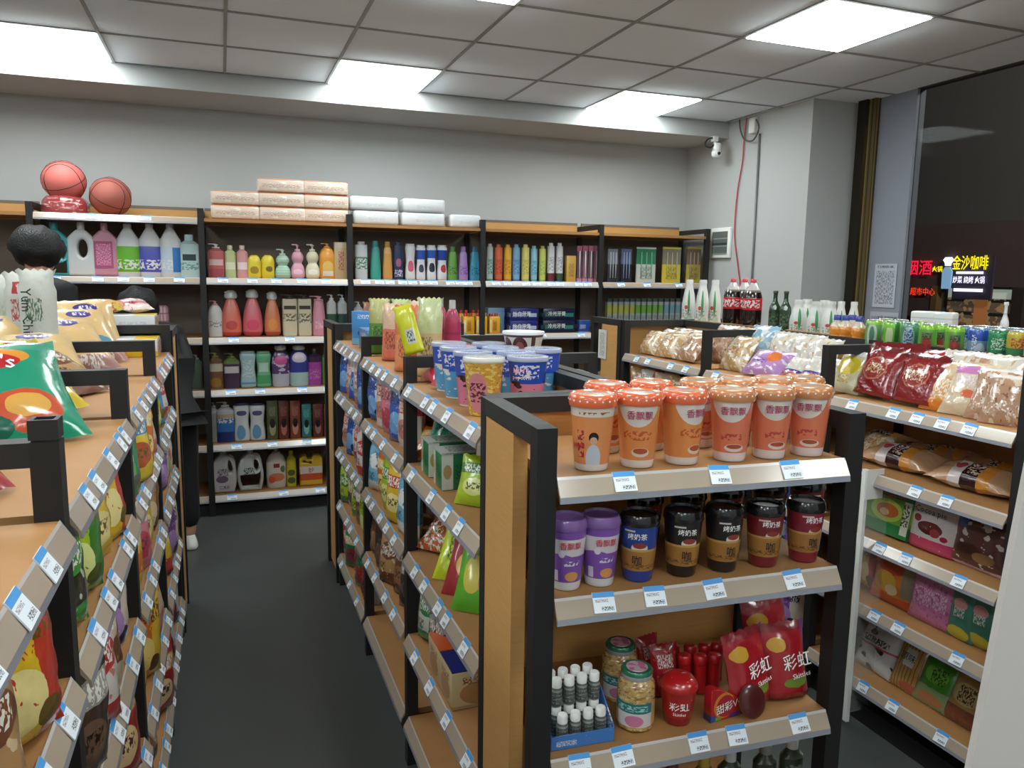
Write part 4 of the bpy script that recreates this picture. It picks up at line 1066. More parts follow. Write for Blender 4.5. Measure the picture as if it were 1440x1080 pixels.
# popcorn cups
CUPW = lathe(sm(((.032, 0), (.036, .012), (.0475, .122), (.049, .128)), 2), 26)
CUPL = lathe(((.0505, 0), (.0515, .004), (.0505, .010), (.046, .0115), (.020, .010), (0.0, .010)), 26)
def blotch(c1, c2, c3, corn=False):
    if corn:
        return pm('corncup', (222, 168, 66), [('n', 16, .54, (246, 214, 120)), ('n', 22, .64, (190, 120, 40)), ('e', .46, .42, .10, .36, (222, 140, 150)), ('t', .38, .54, .25, .6, (110, 50, 50)), ('v', .95, 1, (235, 225, 205))], rough=.25, coat=.8, bump=.35, bscale=70)
    return pm('cowcup_%d' % c1[2], c1, [('v', 0, .56, c2), ('n', 8, .60, c3), ('v', .60, 1, c1), ('t', .4, .62, .66, .9, (235, 235, 245)), ('v', .0, .03, (240, 225, 225))], rough=.25, coat=.8)
pops = [(.575, 1.725, 'corn'), (.590, 1.86, 'pink'), (.590, 1.99, 'sky'), (.685, 1.72, 'pink'), (.70, 1.84, 'blue'), (.70, 1.96, 'blue'), (.71, 2.08, 'blue'), (.60, 2.12, 'blue'), (.80, 1.90, 'blue')]
for k, (X, Yc, kd) in enumerate(pops):
    m = blotch((44, 84, 190), (226, 130, 160), (50, 34, 40)) if kd == 'pink' else (blotch(0, 0, 0, True) if kd == 'corn' else blotch((44, 90, 200 if kd == 'blue' else 196), (90, 170, 220), (240, 235, 225)))
    lab = {'corn': 'clear lidded cup of golden popcorn at the rail by the end post', 'pink': 'blue and pink cow patterned popcorn cup, %s nearest the end post', 'sky': 'blue and sky blue popcorn cup at the rail beyond the pink one', 'blue': 'blue popcorn cup behind the front ones, %s in the group'}[kd]
    if '%s' in lab: lab = lab % ORD[sum(1 for q in pops[:k] if q[2] == kd)]
    o = put(Frame(X, Yc, R_(-30)), 'popcorn_cup', CUPW, m, 0, 0, z, (0, 0, R_(rnd.uniform(-20, 20))), lab, 'popcorn cup', 'popcorn cups on the middle gondola')
    link('clear_lid', CUPL, CLEARP if kd != 'corn' else CLEARP, o, (0, 0, .127))
    if k == 3:
        lettering('MINT', .017, mat('ink_pink', (245, 190, 215)), o, (-.012, 0, .105), bend=.0475)
        lettering('popcorn', .014, INKW, o, (-.01, 0, .089), bend=.0462)
tub = lathe(sm(((.040, 0), (.044, .01), (.056, .07), (.058, .078)), 2), 26)
for k, (zz, c, lb) in enumerate(((0, pm('tubteal', (60, 130, 150), [('v', .7, 1, (230, 230, 225))]), 'teal banded ice cream tub, lower one of the stacked pair'), (.088, pm('tubchoc', (226, 216, 204), [('e', .46, .5, .07, .42, (104, 52, 50)), ('e', .46, .5, .04, .24, (170, 100, 90)), ('e', .33, .5, .06, .4, (90, 56, 46)), ('r', .56, .6, .1, .9, (80, 50, 44)), ('v', .9, 1, (90, 60, 55))]), 'brown heart printed ice cream tub on top of the stacked pair'))):
    p = at(736, 480, 'x', .80)
    o = put(Frame(.80, p.y, R_(-30)), 'ice_cream_tub', tub, c, 0, 0, z+zz, (0, 0, .2), lb, 'tub', 'stacked ice cream tubs')
    link('lid', lathe(((.060, 0), (.061, .004), (.060, .008), (.0, .009)), 24), mat('tub_lid', (226, 226, 226), rough=.3), o, (0, 0, .077))
# packs lying on the far side of the middle gondola
for k, (X, Yc, c) in enumerate(((1.02, 2.15, 'white and green'), (1.04, 1.95, 'pink and white'), (1.02, 2.42, 'white and red'))):
    put(Frame(X, Yc, 0), 'flat_pack', pouch(.2, .15, .03, 0, k), bagmat(c, k), 0, 0, z, (R_(-88), 0, R_(20*k)), '%s flat pack lying on the far side top shelf of the middle gondola' % c, 'pack', 'flat packs behind the spine')

# ================================================================ front end bay: milk tea cups
def eat(px, py, yy):
    """point on the turned end bay at depth yy (given for its left post)"""
    y_ = yy
    for _ in range(6):
        q = at(px, py, 'y', y_); y_ = yy-(q.x-.499)*math.tan(R_(3.0))
    return at(px, py, 'y', y_)
z = 1.262
HC = .122
CB = lathe(sm(((.0290, 0), (.0305, .006), (.034, .045), (.0385, .10), (.0400, HC-.006), (.0405, HC)), 2), 32)
LIDM = lathe(((.0425, -.008), (.0438, -.002), (.0432, .008), (.0405, .0125), (.0385, .014), (.0365, .0118), (.0, .0112)), 36)
DOT = lathe(((.0, 0), (.0018, .0004), (.0018, .0012), (0, .0016)), 6)
LIDC = {0: pm('lid_orange', (240, 112, 66), rough=.2, coat=1), 1: pm('lid_amber', (214, 142, 92), rough=.2, coat=1)}
LIDT = {0: pm('lid_top_orange', (244, 170, 140), [('n', 5, .62, (250, 205, 180))], rough=.2, coat=1), 1: pm('lid_top_amber', (222, 170, 130), [('n', 5, .62, (240, 200, 165))], rough=.2, coat=1)}
ORC = [pm('tea_orange', (240, 150, 84), [('e', .5, 1.02, .17, .40, (238, 226, 216)), ('e', .53, .24, .08, .07, (238, 215, 195)), ('e', .53, .26, .065, .045, (190, 90, 50)), ('v', 0, .12, (236, 222, 214)), ('t', .38, .62, .42, .56, (214, 96, 50))], rough=.22, coat=1),
       pm('tea_salmon', (238, 130, 96), [('e', .5, 1.02, .17, .40, (238, 226, 218)), ('e', .54, .22, .09, .06, (240, 220, 205)), ('e', .54, .24, .07, .035, (180, 84, 54)), ('v', 0, .14, (238, 222, 220)), ('t', .42, .6, .34, .44, (200, 80, 70))], rough=.22, coat=1),
       pm('tea_figure', (240, 152, 92), [('v', .80, 1, (236, 222, 210)), ('e', .5, .50, .040, .08, (48, 34, 30)), ('e', .5, .455, .030, .055, (226, 180, 150)), ('e', .5, .18, .065, .22, (206, 212, 222)), ('t', .36, .42, .2, .6, (190, 50, 60)), ('v', 0, .10, (230, 220, 214)), ('t', .38, .62, .83, .87, (170, 100, 60))], rough=.22, coat=1)]
cups = [(831, 0, 2, 0, 0), (895, 0, 0, 0, -.12), (957, 0, 0, 0, .55), (1024, 0, 1, 1, -.12), (1079, 0, 1, 1, .12), (1132, 0, 1, 1, -.25),
        (852, 1, 0, 0, .3), (915, 1, 0, 0, -.4), (984, 1, 1, 1, .2), (1036, 1, 1, 1, -.3), (1086, 1, 1, 1, .4), (1128, 1, 1, 1, .1)]
for k, (px, row_, mi, li, rz) in enumerate(cups):
    Yc = 1.214 if row_ == 0 else 1.335
    p = eat(px, 660 if row_ == 0 else 560, Yc)
    lab = '%s cup with %s lid, %s in the %s row towards the window' % (('orange milk tea' if mi == 0 else 'salmon milk tea') if mi < 2 else 'figure printed', 'bright orange' if li == 0 else 'amber', ORD[k % 6], ['front', 'rear'][row_])
    o = put(Frame(p.x, p.y, math.atan2(-p.x, Yc)*.8), 'milk_tea_cup', CB, ORC[mi], 0, 0, z, (0, 0, rz), lab, 'milk tea cup', 'orange milk tea cups on the top shelf')
    ld = link('lid', LIDM, LIDC[li], o, (0, 0, HC))
    link('lid_film', lathe(((.0365, 0), (.020, .0012), (0, .0014)), 24), LIDT[li], ld, (0, 0, .0122))
    for q in range(20):
        a = q*2*math.pi/20
        dt = link('rim_dot', DOT, WHITE, ld, (math.sin(a)*.0428, -math.cos(a)*.0428, .003), (R_(90), 0, a))
    if mi != 2: lettering('香飘飘', .0165, INKM, o, (.004, 0, HC-.026), bend=.0402, rot=(0, R_(0), 0))
    else: lettering('香飘飘', .010, INKR, o, (-.030, 0, .045), bend=.0358)
# second shelf
z = 1.045
def tea2(px, h, m, capm, lab, tx, txm, txz, Yc=1.215, size=.015, sleeve=None, rz=0.0):
    p = eat(px, 790, Yc)
    k = h/HC
    me = lathe(sm(((.0255, 0), (.027, .006), (.0300, .04), (.0345, h-.03), (.0355, h-.012), (.0358, h-.010)), 2), 28)
    o = put(Frame(p.x, p.y, math.atan2(-p.x, Yc)*.7), 'bottled_tea_cup' if sleeve else 'milk_tea_cup', me, m, 0, 0, z, (0, 0, rz), lab, 'milk tea cup', 'milk tea cups on the second shelf')
    link('lid', lathe(((.0365, 0), (.038, .003), (.0370, .012), (.034, .020), (.031, .021), (.030, .016), (0, .0155)), 28), capm, o, (0, 0, h-.012))
    lettering(tx, size, txm, o, (.004, 0, txz), bend=.0352)
    if sleeve:
        link('paper_sleeve', lathe(((.0288, .022), (.0325, .064), (.0330, .064), (.0293, .022)), 28), sleeve, o)
        lettering('咖' if rz < 10 else '', .020, INK, o, (.004, 0, .042), bend=.0325)
    return o
PUR = pm('tea_purple', (134, 84, 178), [('v', .58, .86, (226, 216, 220)), ('e', .42, .50, .14, .12, (140, 90, 182)), ('v', 0, .14, (226, 224, 226)), ('e', .54, .24, .07, .08, (226, 160, 90)), ('e', .44, .62, .03, .06, (235, 225, 240)), ('t', .46, .62, .42, .5, (235, 225, 235)), ('r', .34, .40, .16, .34, (225, 215, 230))], coat=.8)
PCAP = pm('cap_purple', (140, 100, 170), rough=.15, coat=1)
DCAP = pm('cap_dark', (26, 26, 28), rough=.2, coat=1)
GOLDS = pm('sleeve_gold', (176, 124, 62), [('t', .2, .8, .1, .3, (120, 80, 40)), ('v', .9, 1, (205, 160, 90))], coat=.3)
def dark(c, k): return pm(k, c, [('e', .54, .62, .075, .09, (232, 218, 208)), ('e', .54, .66, .062, .05, (150, 60, 46)), ('r', .40, .50, .90, .93, (220, 210, 200))], coat=.8)
tea2(796, .122, PUR, PCAP, 'purple and white milk tea cup with purple lid half hidden by the end post', '香飘飘', INKR, .084, size=.014)
tea2(843, .122, PUR, PCAP, 'purple and white milk tea cup with purple lid beside the blue cup', '香飘飘', INKR, .084, size=.014, rz=.1)
for px, c, k, lb, rz in ((897, (40, 66, 150), 'tea_navy', 'royal blue milk tea cup with gold sleeve and black lid', -.35), (958, (28, 26, 28), 'tea_black', 'black milk tea cup with gold sleeve, the one beside the royal blue cup', 0), (1015, (30, 28, 30), 'tea_black', 'black milk tea cup with gold sleeve, the one beside the maroon cups', .2), (1072, (128, 34, 44), 'tea_maroon', 'maroon milk tea cup with gold sleeve beside the black cups', .1), (1128, (140, 34, 54), 'tea_wine', 'wine red milk tea cup with gold sleeve nearest the right hand post', .25)):
    if px == 1128: lb = 'wine red milk tea cup with gold sleeve nearest the window side post'
    tea2(px, .118 if px < 1050 else .115, dark(c, k), DCAP, lb, '烤奶茶', INKW, .088, size=.0125, sleeve=GOLDS, rz=rz)
for k, px in enumerate((905, 965, 1020, 1078, 1130)):
    p = eat(px, 760, 1.33)
    o = put(Frame(p.x, p.y, 0), 'bottled_tea_cup', lathe(sm(((.0255, 0), (.027, .006), (.0345, .09), (.0358, .106)), 2), 24), MATS['tea_black' if k % 2 else 'tea_maroon'], 0, 0, z, (0, 0, .2), 'dark tea cup in the shaded rear row, second shelf, %s towards the window' % ORD[k], 'milk tea cup', 'milk tea cups on the second shelf')
    link('lid', lathe(((.0365, 0), (.038, .003), (.0370, .012), (.034, .020), (0, .02)), 24), DCAP, o, (0, 0, .105))
# third shelf
z = .742
p = eat(817, 1040, 1.225)
ob = tag(empty('display_carton', (p.x-.012, 1.232, z), -.06), 'open blue display carton holding rows of small silver bottles', 'carton')
BLU = pm('display_blue', (70, 130, 205), [('t', .08, .4, .2, .6, (225, 225, 235)), ('n', 6, .68, (120, 170, 225))])
part('base', ob, BLU, -.062, .062, -.05, .05, 0, .004)
part('front_lip', ob, BLU, -.062, .062, -.052, -.050, .002, .028)
part('back_wall', ob, BLU, -.062, .062, .050, .052, .002, .085)
cardside = flat2d('side', [(-.05, 0), (.05, 0), (.05, .085), (.03, .085), (-.05, .03)], [], .002, .0004)
for s in (-1, 1): link('side_wall', cardside, BLU, ob, (s*.062, 0, 0), (0, 0, R_(90)))
mb = lathe(((.0100, 0), (.0115, .003), (.0115, .030), (.009, .036), (.0085, .038)), 14)
SILV = pm('silver_label', (120, 124, 118), [('h', 5, .4, (176, 180, 172)), ('t', .3, .7, .1, .8, (90, 96, 90))], rough=.3, metal=.4)
for r_ in range(3):
    for c_ in range(4):
        for lev in (0, 1):
            if lev == 1 and r_ == 0: continue
            o = put(Frame(ob.location.x-.036+.0262*c_, ob.location.y-.030+.030*r_, -.06), 'mini_bottle', mb, SILV, 0, 0, z+.004+lev*.0545, (0, 0, 0), 'small silver bottle, white cap, %s column, %s row, %s layer of the blue carton' % (ORD[c_], ORD[r_], ['lower', 'upper'][lev]), 'bottle', 'mini bottles in the blue display carton')
            link('cap', cap_cyl(.0098, .016), WHITE, o, (0, 0, .0375))
# glass jars of biscuit sticks
JG = pm('jar_sticks', (206, 168, 104), [('n', 14, .56, (170, 124, 70)), ('n', 20, .60, (232, 204, 150))], rough=.15, coat=1, bump=.5, bscale=60)
jmsh = lathe(sm(((.030, 0), (.034, .004), (.0365, .012), (.0365, .078), (.034, .092), (.027, .099), (.027, .104)), 2), 28)
for px, Yc, lb in ((892, 1.225, 'glass jar of biscuit sticks with a green rimmed lid, in front'), (868, 1.325, 'glass jar of biscuit sticks with a green rimmed lid, behind the front jar')):
    p = eat(px, 1030, Yc)
    o = put(Frame(p.x, p.y, math.atan2(-p.x, Yc)), 'glass_jar', jmsh, JG, 0, 0, z, (0, 0, .2), lb, 'jar', 'glass jars of biscuit sticks')
    link('paper_label', lathe(((.0368, .012), (.0369, .060)), 28), pm('jar_label', (206, 168, 104), [('r', .30, .62, .0, .58, (226, 216, 216)), ('e', .46, .26, .08, .24, (214, 130, 165)), ('r', .26, .62, .58, 1, (30, 120, 118)), ('t', .3, .58, .66, .9, (170, 215, 210))], coat=.5), o)
    l_ = link('lid', lathe(((.0295, 0), (.0305, .003), (.0305, .013), (.028, .0165), (.0, .0165)), 28), mat('jar_lid_metal', (176, 182, 178), [('v', .5, 1, (50, 120, 92))], rough=.25, metal=.3, coat=.6), o, (0, 0, .101))
    link('lid_disc', lathe(((.021, 0), (.0205, .0012), (0, .0014)), 24), pm('liddisc', (222, 190, 200), [('n', 6, .55, (206, 110, 150))]), l_, (0, 0, .0163))
RED = (186, 26, 34)
p = eat(951, 1030, 1.215)
o = put(Frame(p.x, p.y, -.5), 'candy_cup', lathe(sm(((.025, 0), (.027, .004), (.034, .062), (.035, .070)), 2), 26), pm('candycup', RED, [('v', .0, .22, (150, 24, 30)), ('n', 9, .68, (226, 170, 50)), ('v', .3, .7, RED), ('e', .72, .5, .05, .3, (70, 110, 60))], coat=.9), 0, 0, z, (0, 0, .05), 'red candy cup with white characters and a domed red lid', 'candy cup')
link('lid', lathe(sm(((.037, 0), (.038, .004), (.034, .014), (.020, .024), (0, .026)), 2), 24), pm('candylid', (206, 30, 36), [('n', 7, .66, (235, 200, 195))], coat=1), o, (0, 0, .069))
lettering('彩虹', .021, INKW, o, (0, 0, .040), bend=.0322); lettering('Skittles', .009, INKW, o, (0, 0, .024), bend=.0302)
tube_m = lathe(((.0125, 0), (.0130, .002), (.0130, .060), (.0138, .062), (.0138, .078), (.011, .081), (0, .081)), 18)
TR = pm('redtube', (200, 24, 34), [('v', .74, .77, (130, 16, 22))], coat=.7)
tpos = [(965, 1.30), (985, 1.29), (1003, 1.285), (972, 1.335), (990, 1.33), (1006, 1.325), (948, 1.345)]
for k, (px, Yc) in enumerate(tpos):
    p = eat(px, 960, Yc)
    o = put(Frame(p.x, p.y, 0), 'candy_tube', tube_m, TR, 0, 0, z, (R_(-4), R_(3*(k % 3-1)), 0), 'plain red candy tube, %s of the bundle behind the red triangular carton' % ORD[k], 'candy tube', 'red candy tubes')
p = eat(932, 960, 1.31)
for k, (px, Yc, yaw_) in enumerate(((914, 1.345, .2), (935, 1.30, -.1))):
    p = eat(px, 960, Yc)
    o = bag(Frame(p.x, p.y, yaw_), 'small red candy pouch standing behind the candy cup, %s' % ['nearer the jars', 'nearer the tubes'][k], 'candy pouch', 'small red candy pouches', 0, 0, z, .062, .105, .03, pm('redpouch_small', (170, 24, 34), [('t', .2, .8, .55, .8, (230, 220, 215)), ('n', 8, .67, (220, 150, 50))], coat=.9, bump=.4), 1, k, (R_(-10), 0, 0), 'candy_pouch')
tri = flat2d('tri', [(-.040, 0), (.045, 0), (.045, .028), (-.022, .066), (-.040, .066)], [], .022, .001)
p = eat(1016, 1010, 1.20)
o = put(Frame(p.x, p.y, .10), 'candy_carton', tri, pm('tricarton', (196, 30, 40), [('e', .38, .45, .30, .40, (230, 140, 40)), ('e', .42, .42, .26, .34, (190, 36, 60)), ('r', 0, .14, 0, .2, (40, 80, 170)), ('r', .14, .3, 0, .12, (120, 170, 50)), ('r', .55, .95, 0, .14, (90, 50, 140))], coat=.5), 0, 0, z, (0, 0, 0), 'red wedge shaped candy carton with rainbow ring and white characters', 'carton')
lettering('甜彩VC', .021, INKW, o, (.006, -.0125, .026), (0, R_(-8), 0))
RP = pm('redpouch', (176, 22, 36), [('v', .88, 1, (150, 18, 30)), ('u', .9, 1, (120, 70, 130)), ('e', .25, .72, .2, .1, (222, 170, 60)), ('e', .6, .2, .3, .07, (120, 150, 50)), ('v', 0, .08, (150, 16, 28))], coat=1, bump=.5, bscale=26)
for k, (px, Yc, w, h, yw, lb) in enumerate(((1056, 1.215, .125, .150, .25, 'large red candy pouch with yellow sweets print beside the wedge carton'), (1106, 1.222, .105, .150, -.05, 'large red candy pouch with white characters, the one nearest the post'), (1080, 1.31, .13, .165, .1, 'large red candy pouch behind the two front pouches'))):
    p = eat(px, 1000, Yc)
    o = bag(Frame(p.x, p.y, yw), lb, 'candy pouch', 'large red candy pouches', 0, 0, z, w, h, .045, RP, 1, k+1, (R_(-14), 0, 0), 'candy_pouch')
    if k < 2:
        lettering('彩虹', .034, INKW, o, (0.012, -.026, .072), (0, R_(-6), 0)); lettering('Skittles', .015, INKW, o, (.02, -.026, .045), (0, R_(-8), 0))
p = eat(1062, 985, 1.19)
o = put(Frame(p.x-.012, p.y, .1), 'round_candy_pack', lathe(sm(((.0, 0), (.027, .001), (.032, .006), (.027, .011), (0, .013)), 2), 24), pm('roundpack', (88, 22, 24), [('v', 0, .5, (60, 110, 60))], coat=.8), 0, 0, z, (R_(72), 0, 0), 'dark round candy pack leaning on the red pouches', 'candy pack')
# sausages hanging at the open side and things on the lower shelf
ob = tag(empty('hanging_sausage_pack', (1.155, 1.40, .80), -.3), 'orange sausage stick pack hanging beside the red pouches', 'pack')
for k in range(3):
    link('sausage', tube(((.0, -.012*k, .0), (.012, -.012*k, .05), (.03, -.012*k, .11)), .011, 8), pm('sausage', (196, 96, 50), [('n', 6, .55, (222, 205, 190)), ('n', 9, .66, (60, 120, 170))], coat=.8), ob)
part('orange_card', ob, pm('orangecard', (232, 130, 30)), -.02, .015, -.03, -.026, -.03, .01)
z = .44
for k, (px, c, cap_, lb) in enumerate(((990, (150, 120, 40), (214, 180, 60), 'gold capped dark bottle on the lowest visible shelf'), (1026, (60, 70, 56), (226, 226, 222), 'white capped dark bottle beside the gold capped one'), (1075, (54, 60, 48), (150, 150, 140), 'dull capped dark bottle between the white capped ones'), (1112, (56, 64, 50), (230, 230, 226), 'white capped dark bottle by the post'), (945, (90, 40, 40), (120, 60, 50), 'dark red bottle in the shade of the lowest shelf'), (895, (60, 60, 60), (90, 90, 90), 'grey bottle in the shade of the lowest shelf'))):
    p = eat(px, 1075, 1.24)
    bottle(Frame(p.x, p.y, 0), 'dark_bottle', lb, 'bottle', 'bottles on the lowest shelf', 0, 0, z, 'bottle', .055, .20, pm('db%d' % k, c, [('n', 6, .6, tuple(min(255, q+70) for q in c))]), ('cap', cap_), p=2)

# ================================================================ bread gondola
def rloc(px, X, py=540):
    p = at(px, py, 'x', X); return 3.83-p.y, X-2.10
FILM = dict(rough=.15, coat=1, bump=.6, bscale=28)
BR = {
 'crimson': pm('bread_crimson', (140, 26, 30), [('e', .5, .52, .30, .24, (196, 110, 80)), ('e', .5, .52, .27, .21, (150, 44, 40)), ('t', .3, .7, .42, .62, (226, 190, 150)), ('v', .86, 1, (110, 20, 24))], **FILM),
 'orange': pm('bread_orange', (226, 196, 160), [('v', 0, .45, (226, 130, 40)), ('e', .5, .4, .34, .24, (230, 160, 80)), ('t', .3, .7, .25, .6, (245, 235, 220)), ('n', 6, .66, (240, 236, 230))], **FILM),
 'pinktop': pm('bread_pinktop', (222, 200, 170), [('v', .72, .88, (206, 130, 190)), ('e', .75, .7, .12, .07, (236, 190, 60)), ('e', .55, .35, .14, .08, (226, 110, 80)), ('t', .2, .7, .5, .7, (240, 220, 230)), ('n', 7, .66, (240, 232, 225))], **FILM),
 'tan': pm('bread_tan', (190, 148, 118), [('n', 5, .56, (226, 205, 185)), ('n', 10, .62, (150, 96, 76)), ('v', .9, 1, (232, 224, 216))], **FILM),
 'loaf': pm('bread_loaf', (206, 166, 112), [('n', 4, .52, (226, 206, 180)), ('n', 9, .60, (240, 236, 230)), ('t', .3, .7, .4, .6, (190, 120, 80))], **FILM),
 'white': pm('bread_white', (220, 210, 196), [('n', 4, .55, (238, 236, 232)), ('n', 8, .62, (200, 165, 120))], **FILM),
 'bluelabel': pm('bread_bluelabel', (222, 214, 204), [('r', .08, .92, .05, .36, (44, 70, 160)), ('t', .15, .8, .08, .32, (235, 120, 60)), ('n', 6, .62, (240, 240, 238))], **FILM),
 'purple': pm('bread_purple', (188, 140, 196), [('n', 5, .58, (226, 214, 228)), ('e', .7, .6, .16, .2, (226, 120, 60)), ('t', .2, .6, .3, .5, (130, 80, 160))], **FILM),
 'yellow': pm('bread_yellow', (226, 216, 180), [('e', .5, .6, .4, .22, (226, 200, 50)), ('v', .85, 1, (236, 234, 226)), ('t', .3, .7, .2, .4, (200, 160, 60))], **FILM),
 'cyan': pm('bread_cyan', (150, 190, 210), [('n', 5, .55, (226, 230, 232))], **FILM),
 'roll': pm('bread_roll', (206, 160, 122), [('u', .60, .74, (226, 150, 60)), ('u', .42, .60, (52, 24, 26)), ('t', .44, .6, .2, .8, (226, 205, 190)), ('u', .28, .42, (226, 214, 210)), ('e', .34, .5, .06, .16, (190, 70, 90)), ('n', 7, .70, (238, 226, 215))], **FILM),
 'rolldark': pm('bread_rolldark', (190, 140, 100), [('u', .5, .64, (44, 26, 26)), ('u', .64, .8, (220, 140, 60)), ('t', .5, .64, .2, .8, (220, 200, 160)), ('n', 7, .68, (236, 226, 216))], **FILM)}
g = 'wrapped breads on the top shelf of the bread gondola'
z = RL[4]
def bread(px, X, w, h, t, key, lb, st=0, rot=(-30, 0, 0), zz=None, sd=0, nm='bread_bag', cat='bread'):
    lx, ly = rloc(px, X); lx = max(lx, .12); ly = min(ly, .235)
    return bag(FR, lb, cat, g, lx, ly, z if zz is None else zz, w, h, t, BR[key] if key in BR else bagmat(key, sd), st, sd, tuple(R_(a) for a in rot), nm)
tp = [
 (1226, 2.20, .20, .19, .07, 'crimson', 'crimson bread bag with a round gold print, farthest of the crimson row', 1, (-20, 0, -5), 1),
 (1262, 2.28, .19, .20, .07, 'crimson', 'crimson bread bag turned sideways between the other crimson ones', 1, (-14, 0, 40), 2),
 (1285, 2.20, .19, .18, .07, 'crimson', 'crimson bread bag with a round gold print beside the orange bag', 1, (-20, 0, 0), 3),
 (1322, 2.20, .14, .18, .05, 'orange', 'orange and clear bread bag between the crimson and pink topped ones', 0, (-26, 0, 10), 1),
 (1356, 2.20, .16, .19, .06, 'pinktop', 'clear bread bag with a pink band and yellow dot', 0, (-30, 0, 12), 2),
 (1390, 2.20, .13, .18, .06, 'tan', 'tan bread bag with white speckles beside the pink banded one', 0, (-30, 0, 18), 3),
 (1412, 2.18, .13, .16, .05, 'tan', 'tan bread bag against the nearest post', 0, (-26, 0, 18), 1),
 (1340, 2.36, .16, .20, .07, 'white', 'whitish bread bag behind the orange one', 0, (-20, 0, 0), 2),
 (1380, 2.36, .18, .20, .07, 'tan', 'tan bread bag behind the pink banded one', 0, (-20, 0, 0), 3),
 (1410, 2.38, .18, .20, .07, 'white', 'whitish bread bag in the rear corner by the nearest post', 0, (-20, 0, 0), 1),
 (1300, 2.38, .18, .19, .06, 'red and silver', 'red and silver bread bag behind the crimson row', 0, (-18, 0, 0), 0),
 (1250, 2.40, .18, .19, .06, 'sky blue and white', 'sky blue and white bag behind the farthest crimson bread', 0, (-18, 0, 0), 1),
 (1186, 2.20, .15, .17, .06, 'yellow', 'white and yellow bread bag seen through the open post frame', 0, (-24, 0, 0), 1),
 (1136, 2.18, .16, .15, .06, 'bluelabel', 'clear bread bag with a navy label at the rail', 0, (-44, 0, 6), 2),
 (1108, 2.18, .13, .13, .06, 'bluelabel', 'small clear bread bag with a navy label beside the lilac one', 0, (-44, 0, 6), 3),
 (1160, 2.20, .14, .13, .06, 'white', 'plain whitish bread bag beside the navy labelled one', 0, (-40, 0, 6), 1),
 (1066, 2.18, .22, .15, .07, 'purple', 'lilac film bread bag beyond the navy labelled ones', 0, (-48, 0, 10), 2),
 (1090, 2.34, .20, .20, .09, 'white', 'whitish bread bag behind the lilac one', 0, (-22, 0, 0), 0),
 (1066, 2.38, .20, .22, .08, 'cyan', 'pale cyan bread bag behind the lilac one', 0, (-22, 0, 0), 3),
 (1125, 2.36, .20, .20, .09, 'white', 'whitish bread bag behind the navy labelled ones', 0, (-22, 0, 0), 2),
 (1155, 2.38, .18, .19, .08, 'white', 'whitish bread bag in the rear beside the spine post', 0, (-22, 0, 0), 4),
 (1026, 2.20, .20, .18, .08, 'loaf', 'golden sliced bread bag just beyond the second post', 0, (-30, 0, 0), 1),
 (1010, 2.34, .20, .20, .09, 'tan', 'tan bread bag in the rear just beyond the second post', 0, (-20, 0, 0), 2),
 (1040, 2.36, .20, .20, .09, 'loaf', 'golden bread bag in the rear before the cyan one', 0, (-20, 0, 0), 3),
]
for px, X, w, h, t, key, lb, st, rot, sd in tp: bread(px, X, w, h, t, key, lb, st, rot, None, sd)
for k in range(9):
    r_ = k % 3; c_ = k//3
    bread(905+c_*28+r_*4, 2.18+.10*r_, .17, .15+.01*r_, .09, ['loaf', 'white', 'tan', 'loaf', 'loaf', 'white', 'tan', 'loaf', 'white'][k], '%s bread bag of the heap in the farthest bread bay, %s from the rail' % (['golden', 'whitish', 'tan', 'second golden', 'third golden', 'second whitish', 'second tan', 'fourth golden', 'third whitish'][k], ORD[r_]), 0, (-38, 0, 10*(k % 2)), None, k % 5)
z = RL[3]; g = 'bread rolls on the second shelf'
for k, (px, X, key, lb) in enumerate(((1262, 2.19, 'roll', 'long bread roll pack with a dark label near the end of the cups'), (1372, 2.19, 'roll', 'long bread roll pack with a dark label nearest the checkout'), (1300, 2.30, 'rolldark', 'long bread roll pack in the middle row'), (1390, 2.30, 'rolldark', 'long bread roll pack in the middle row by the nearest post'), (1250, 2.38, 'roll', 'long bread roll pack in the shaded rear row'), (1340, 2.39, 'rolldark', 'long bread roll pack in the shaded rear row near the post'))):
    bread(px, X, .30 if k < 2 else .26, .12, .075, key, lb, 3, (-72, 0, 6), None, k % 5, 'bread_roll_pack')
bread(1222, 2.20, .12, .13, .07, 'loaf', 'clear wrapped bun beside the white card', 0, (-50, 0, 0), None, 1)
for b in (0, 1):
    fill(FR, .78*b+.05, .78*b+.74, RL[3], .17, ['tan and brown', 'white and red', 'beige and pink'], 'bags in the far bread bays', 'second shelf, %s bread bay' % ['farthest', 'middle'][b], 90+b, deep=False)
for l in (0, 1, 2):
    fill(FR, .82, 1.52, RL[l], .18, ['purple and cream', 'brown and cream', 'yellow and red', 'blue and white'], 'bags behind the orange cups', '%s, middle bread bay' % rn[l], 120+l, deep=False)
def face(fr_px, X, z, w, h, t, m, lb, cat='snack pack', lean=-10, st=None, nm='snack_pack', rzz=0, sd=1):
    lx, ly = rloc(fr_px, X, 760)
    if st is None: return put(FR, nm, box(w, t, h, .004), m, lx, ly, z, (R_(lean), 0, R_(rzz)), lb, cat, 'packs in the nearest bread bay')
    return bag(FR, lb, cat, 'packs in the nearest bread bay', lx, ly, z, w, h, t, m, st, sd, (R_(lean), 0, R_(rzz)), nm)
z = RL[2]
face(1246, 2.20, z, .20, .155, .05, pm('ham_box', (110, 176, 60), [('v', 0, .28, (40, 130, 70)), ('e', .5, .55, .34, .26, (190, 210, 90)), ('e', .52, .55, .24, .16, (206, 110, 50)), ('e', .46, .5, .1, .08, (236, 200, 150)), ('r', .85, 1, .1, .9, (222, 222, 205)), ('t', .84, .98, .3, .8, (60, 90, 60)), ('v', .86, 1, (50, 110, 60)), ('t', .3, .85, .88, .98, (200, 80, 60))]), 'green box with a baked bread picture beside the white card')
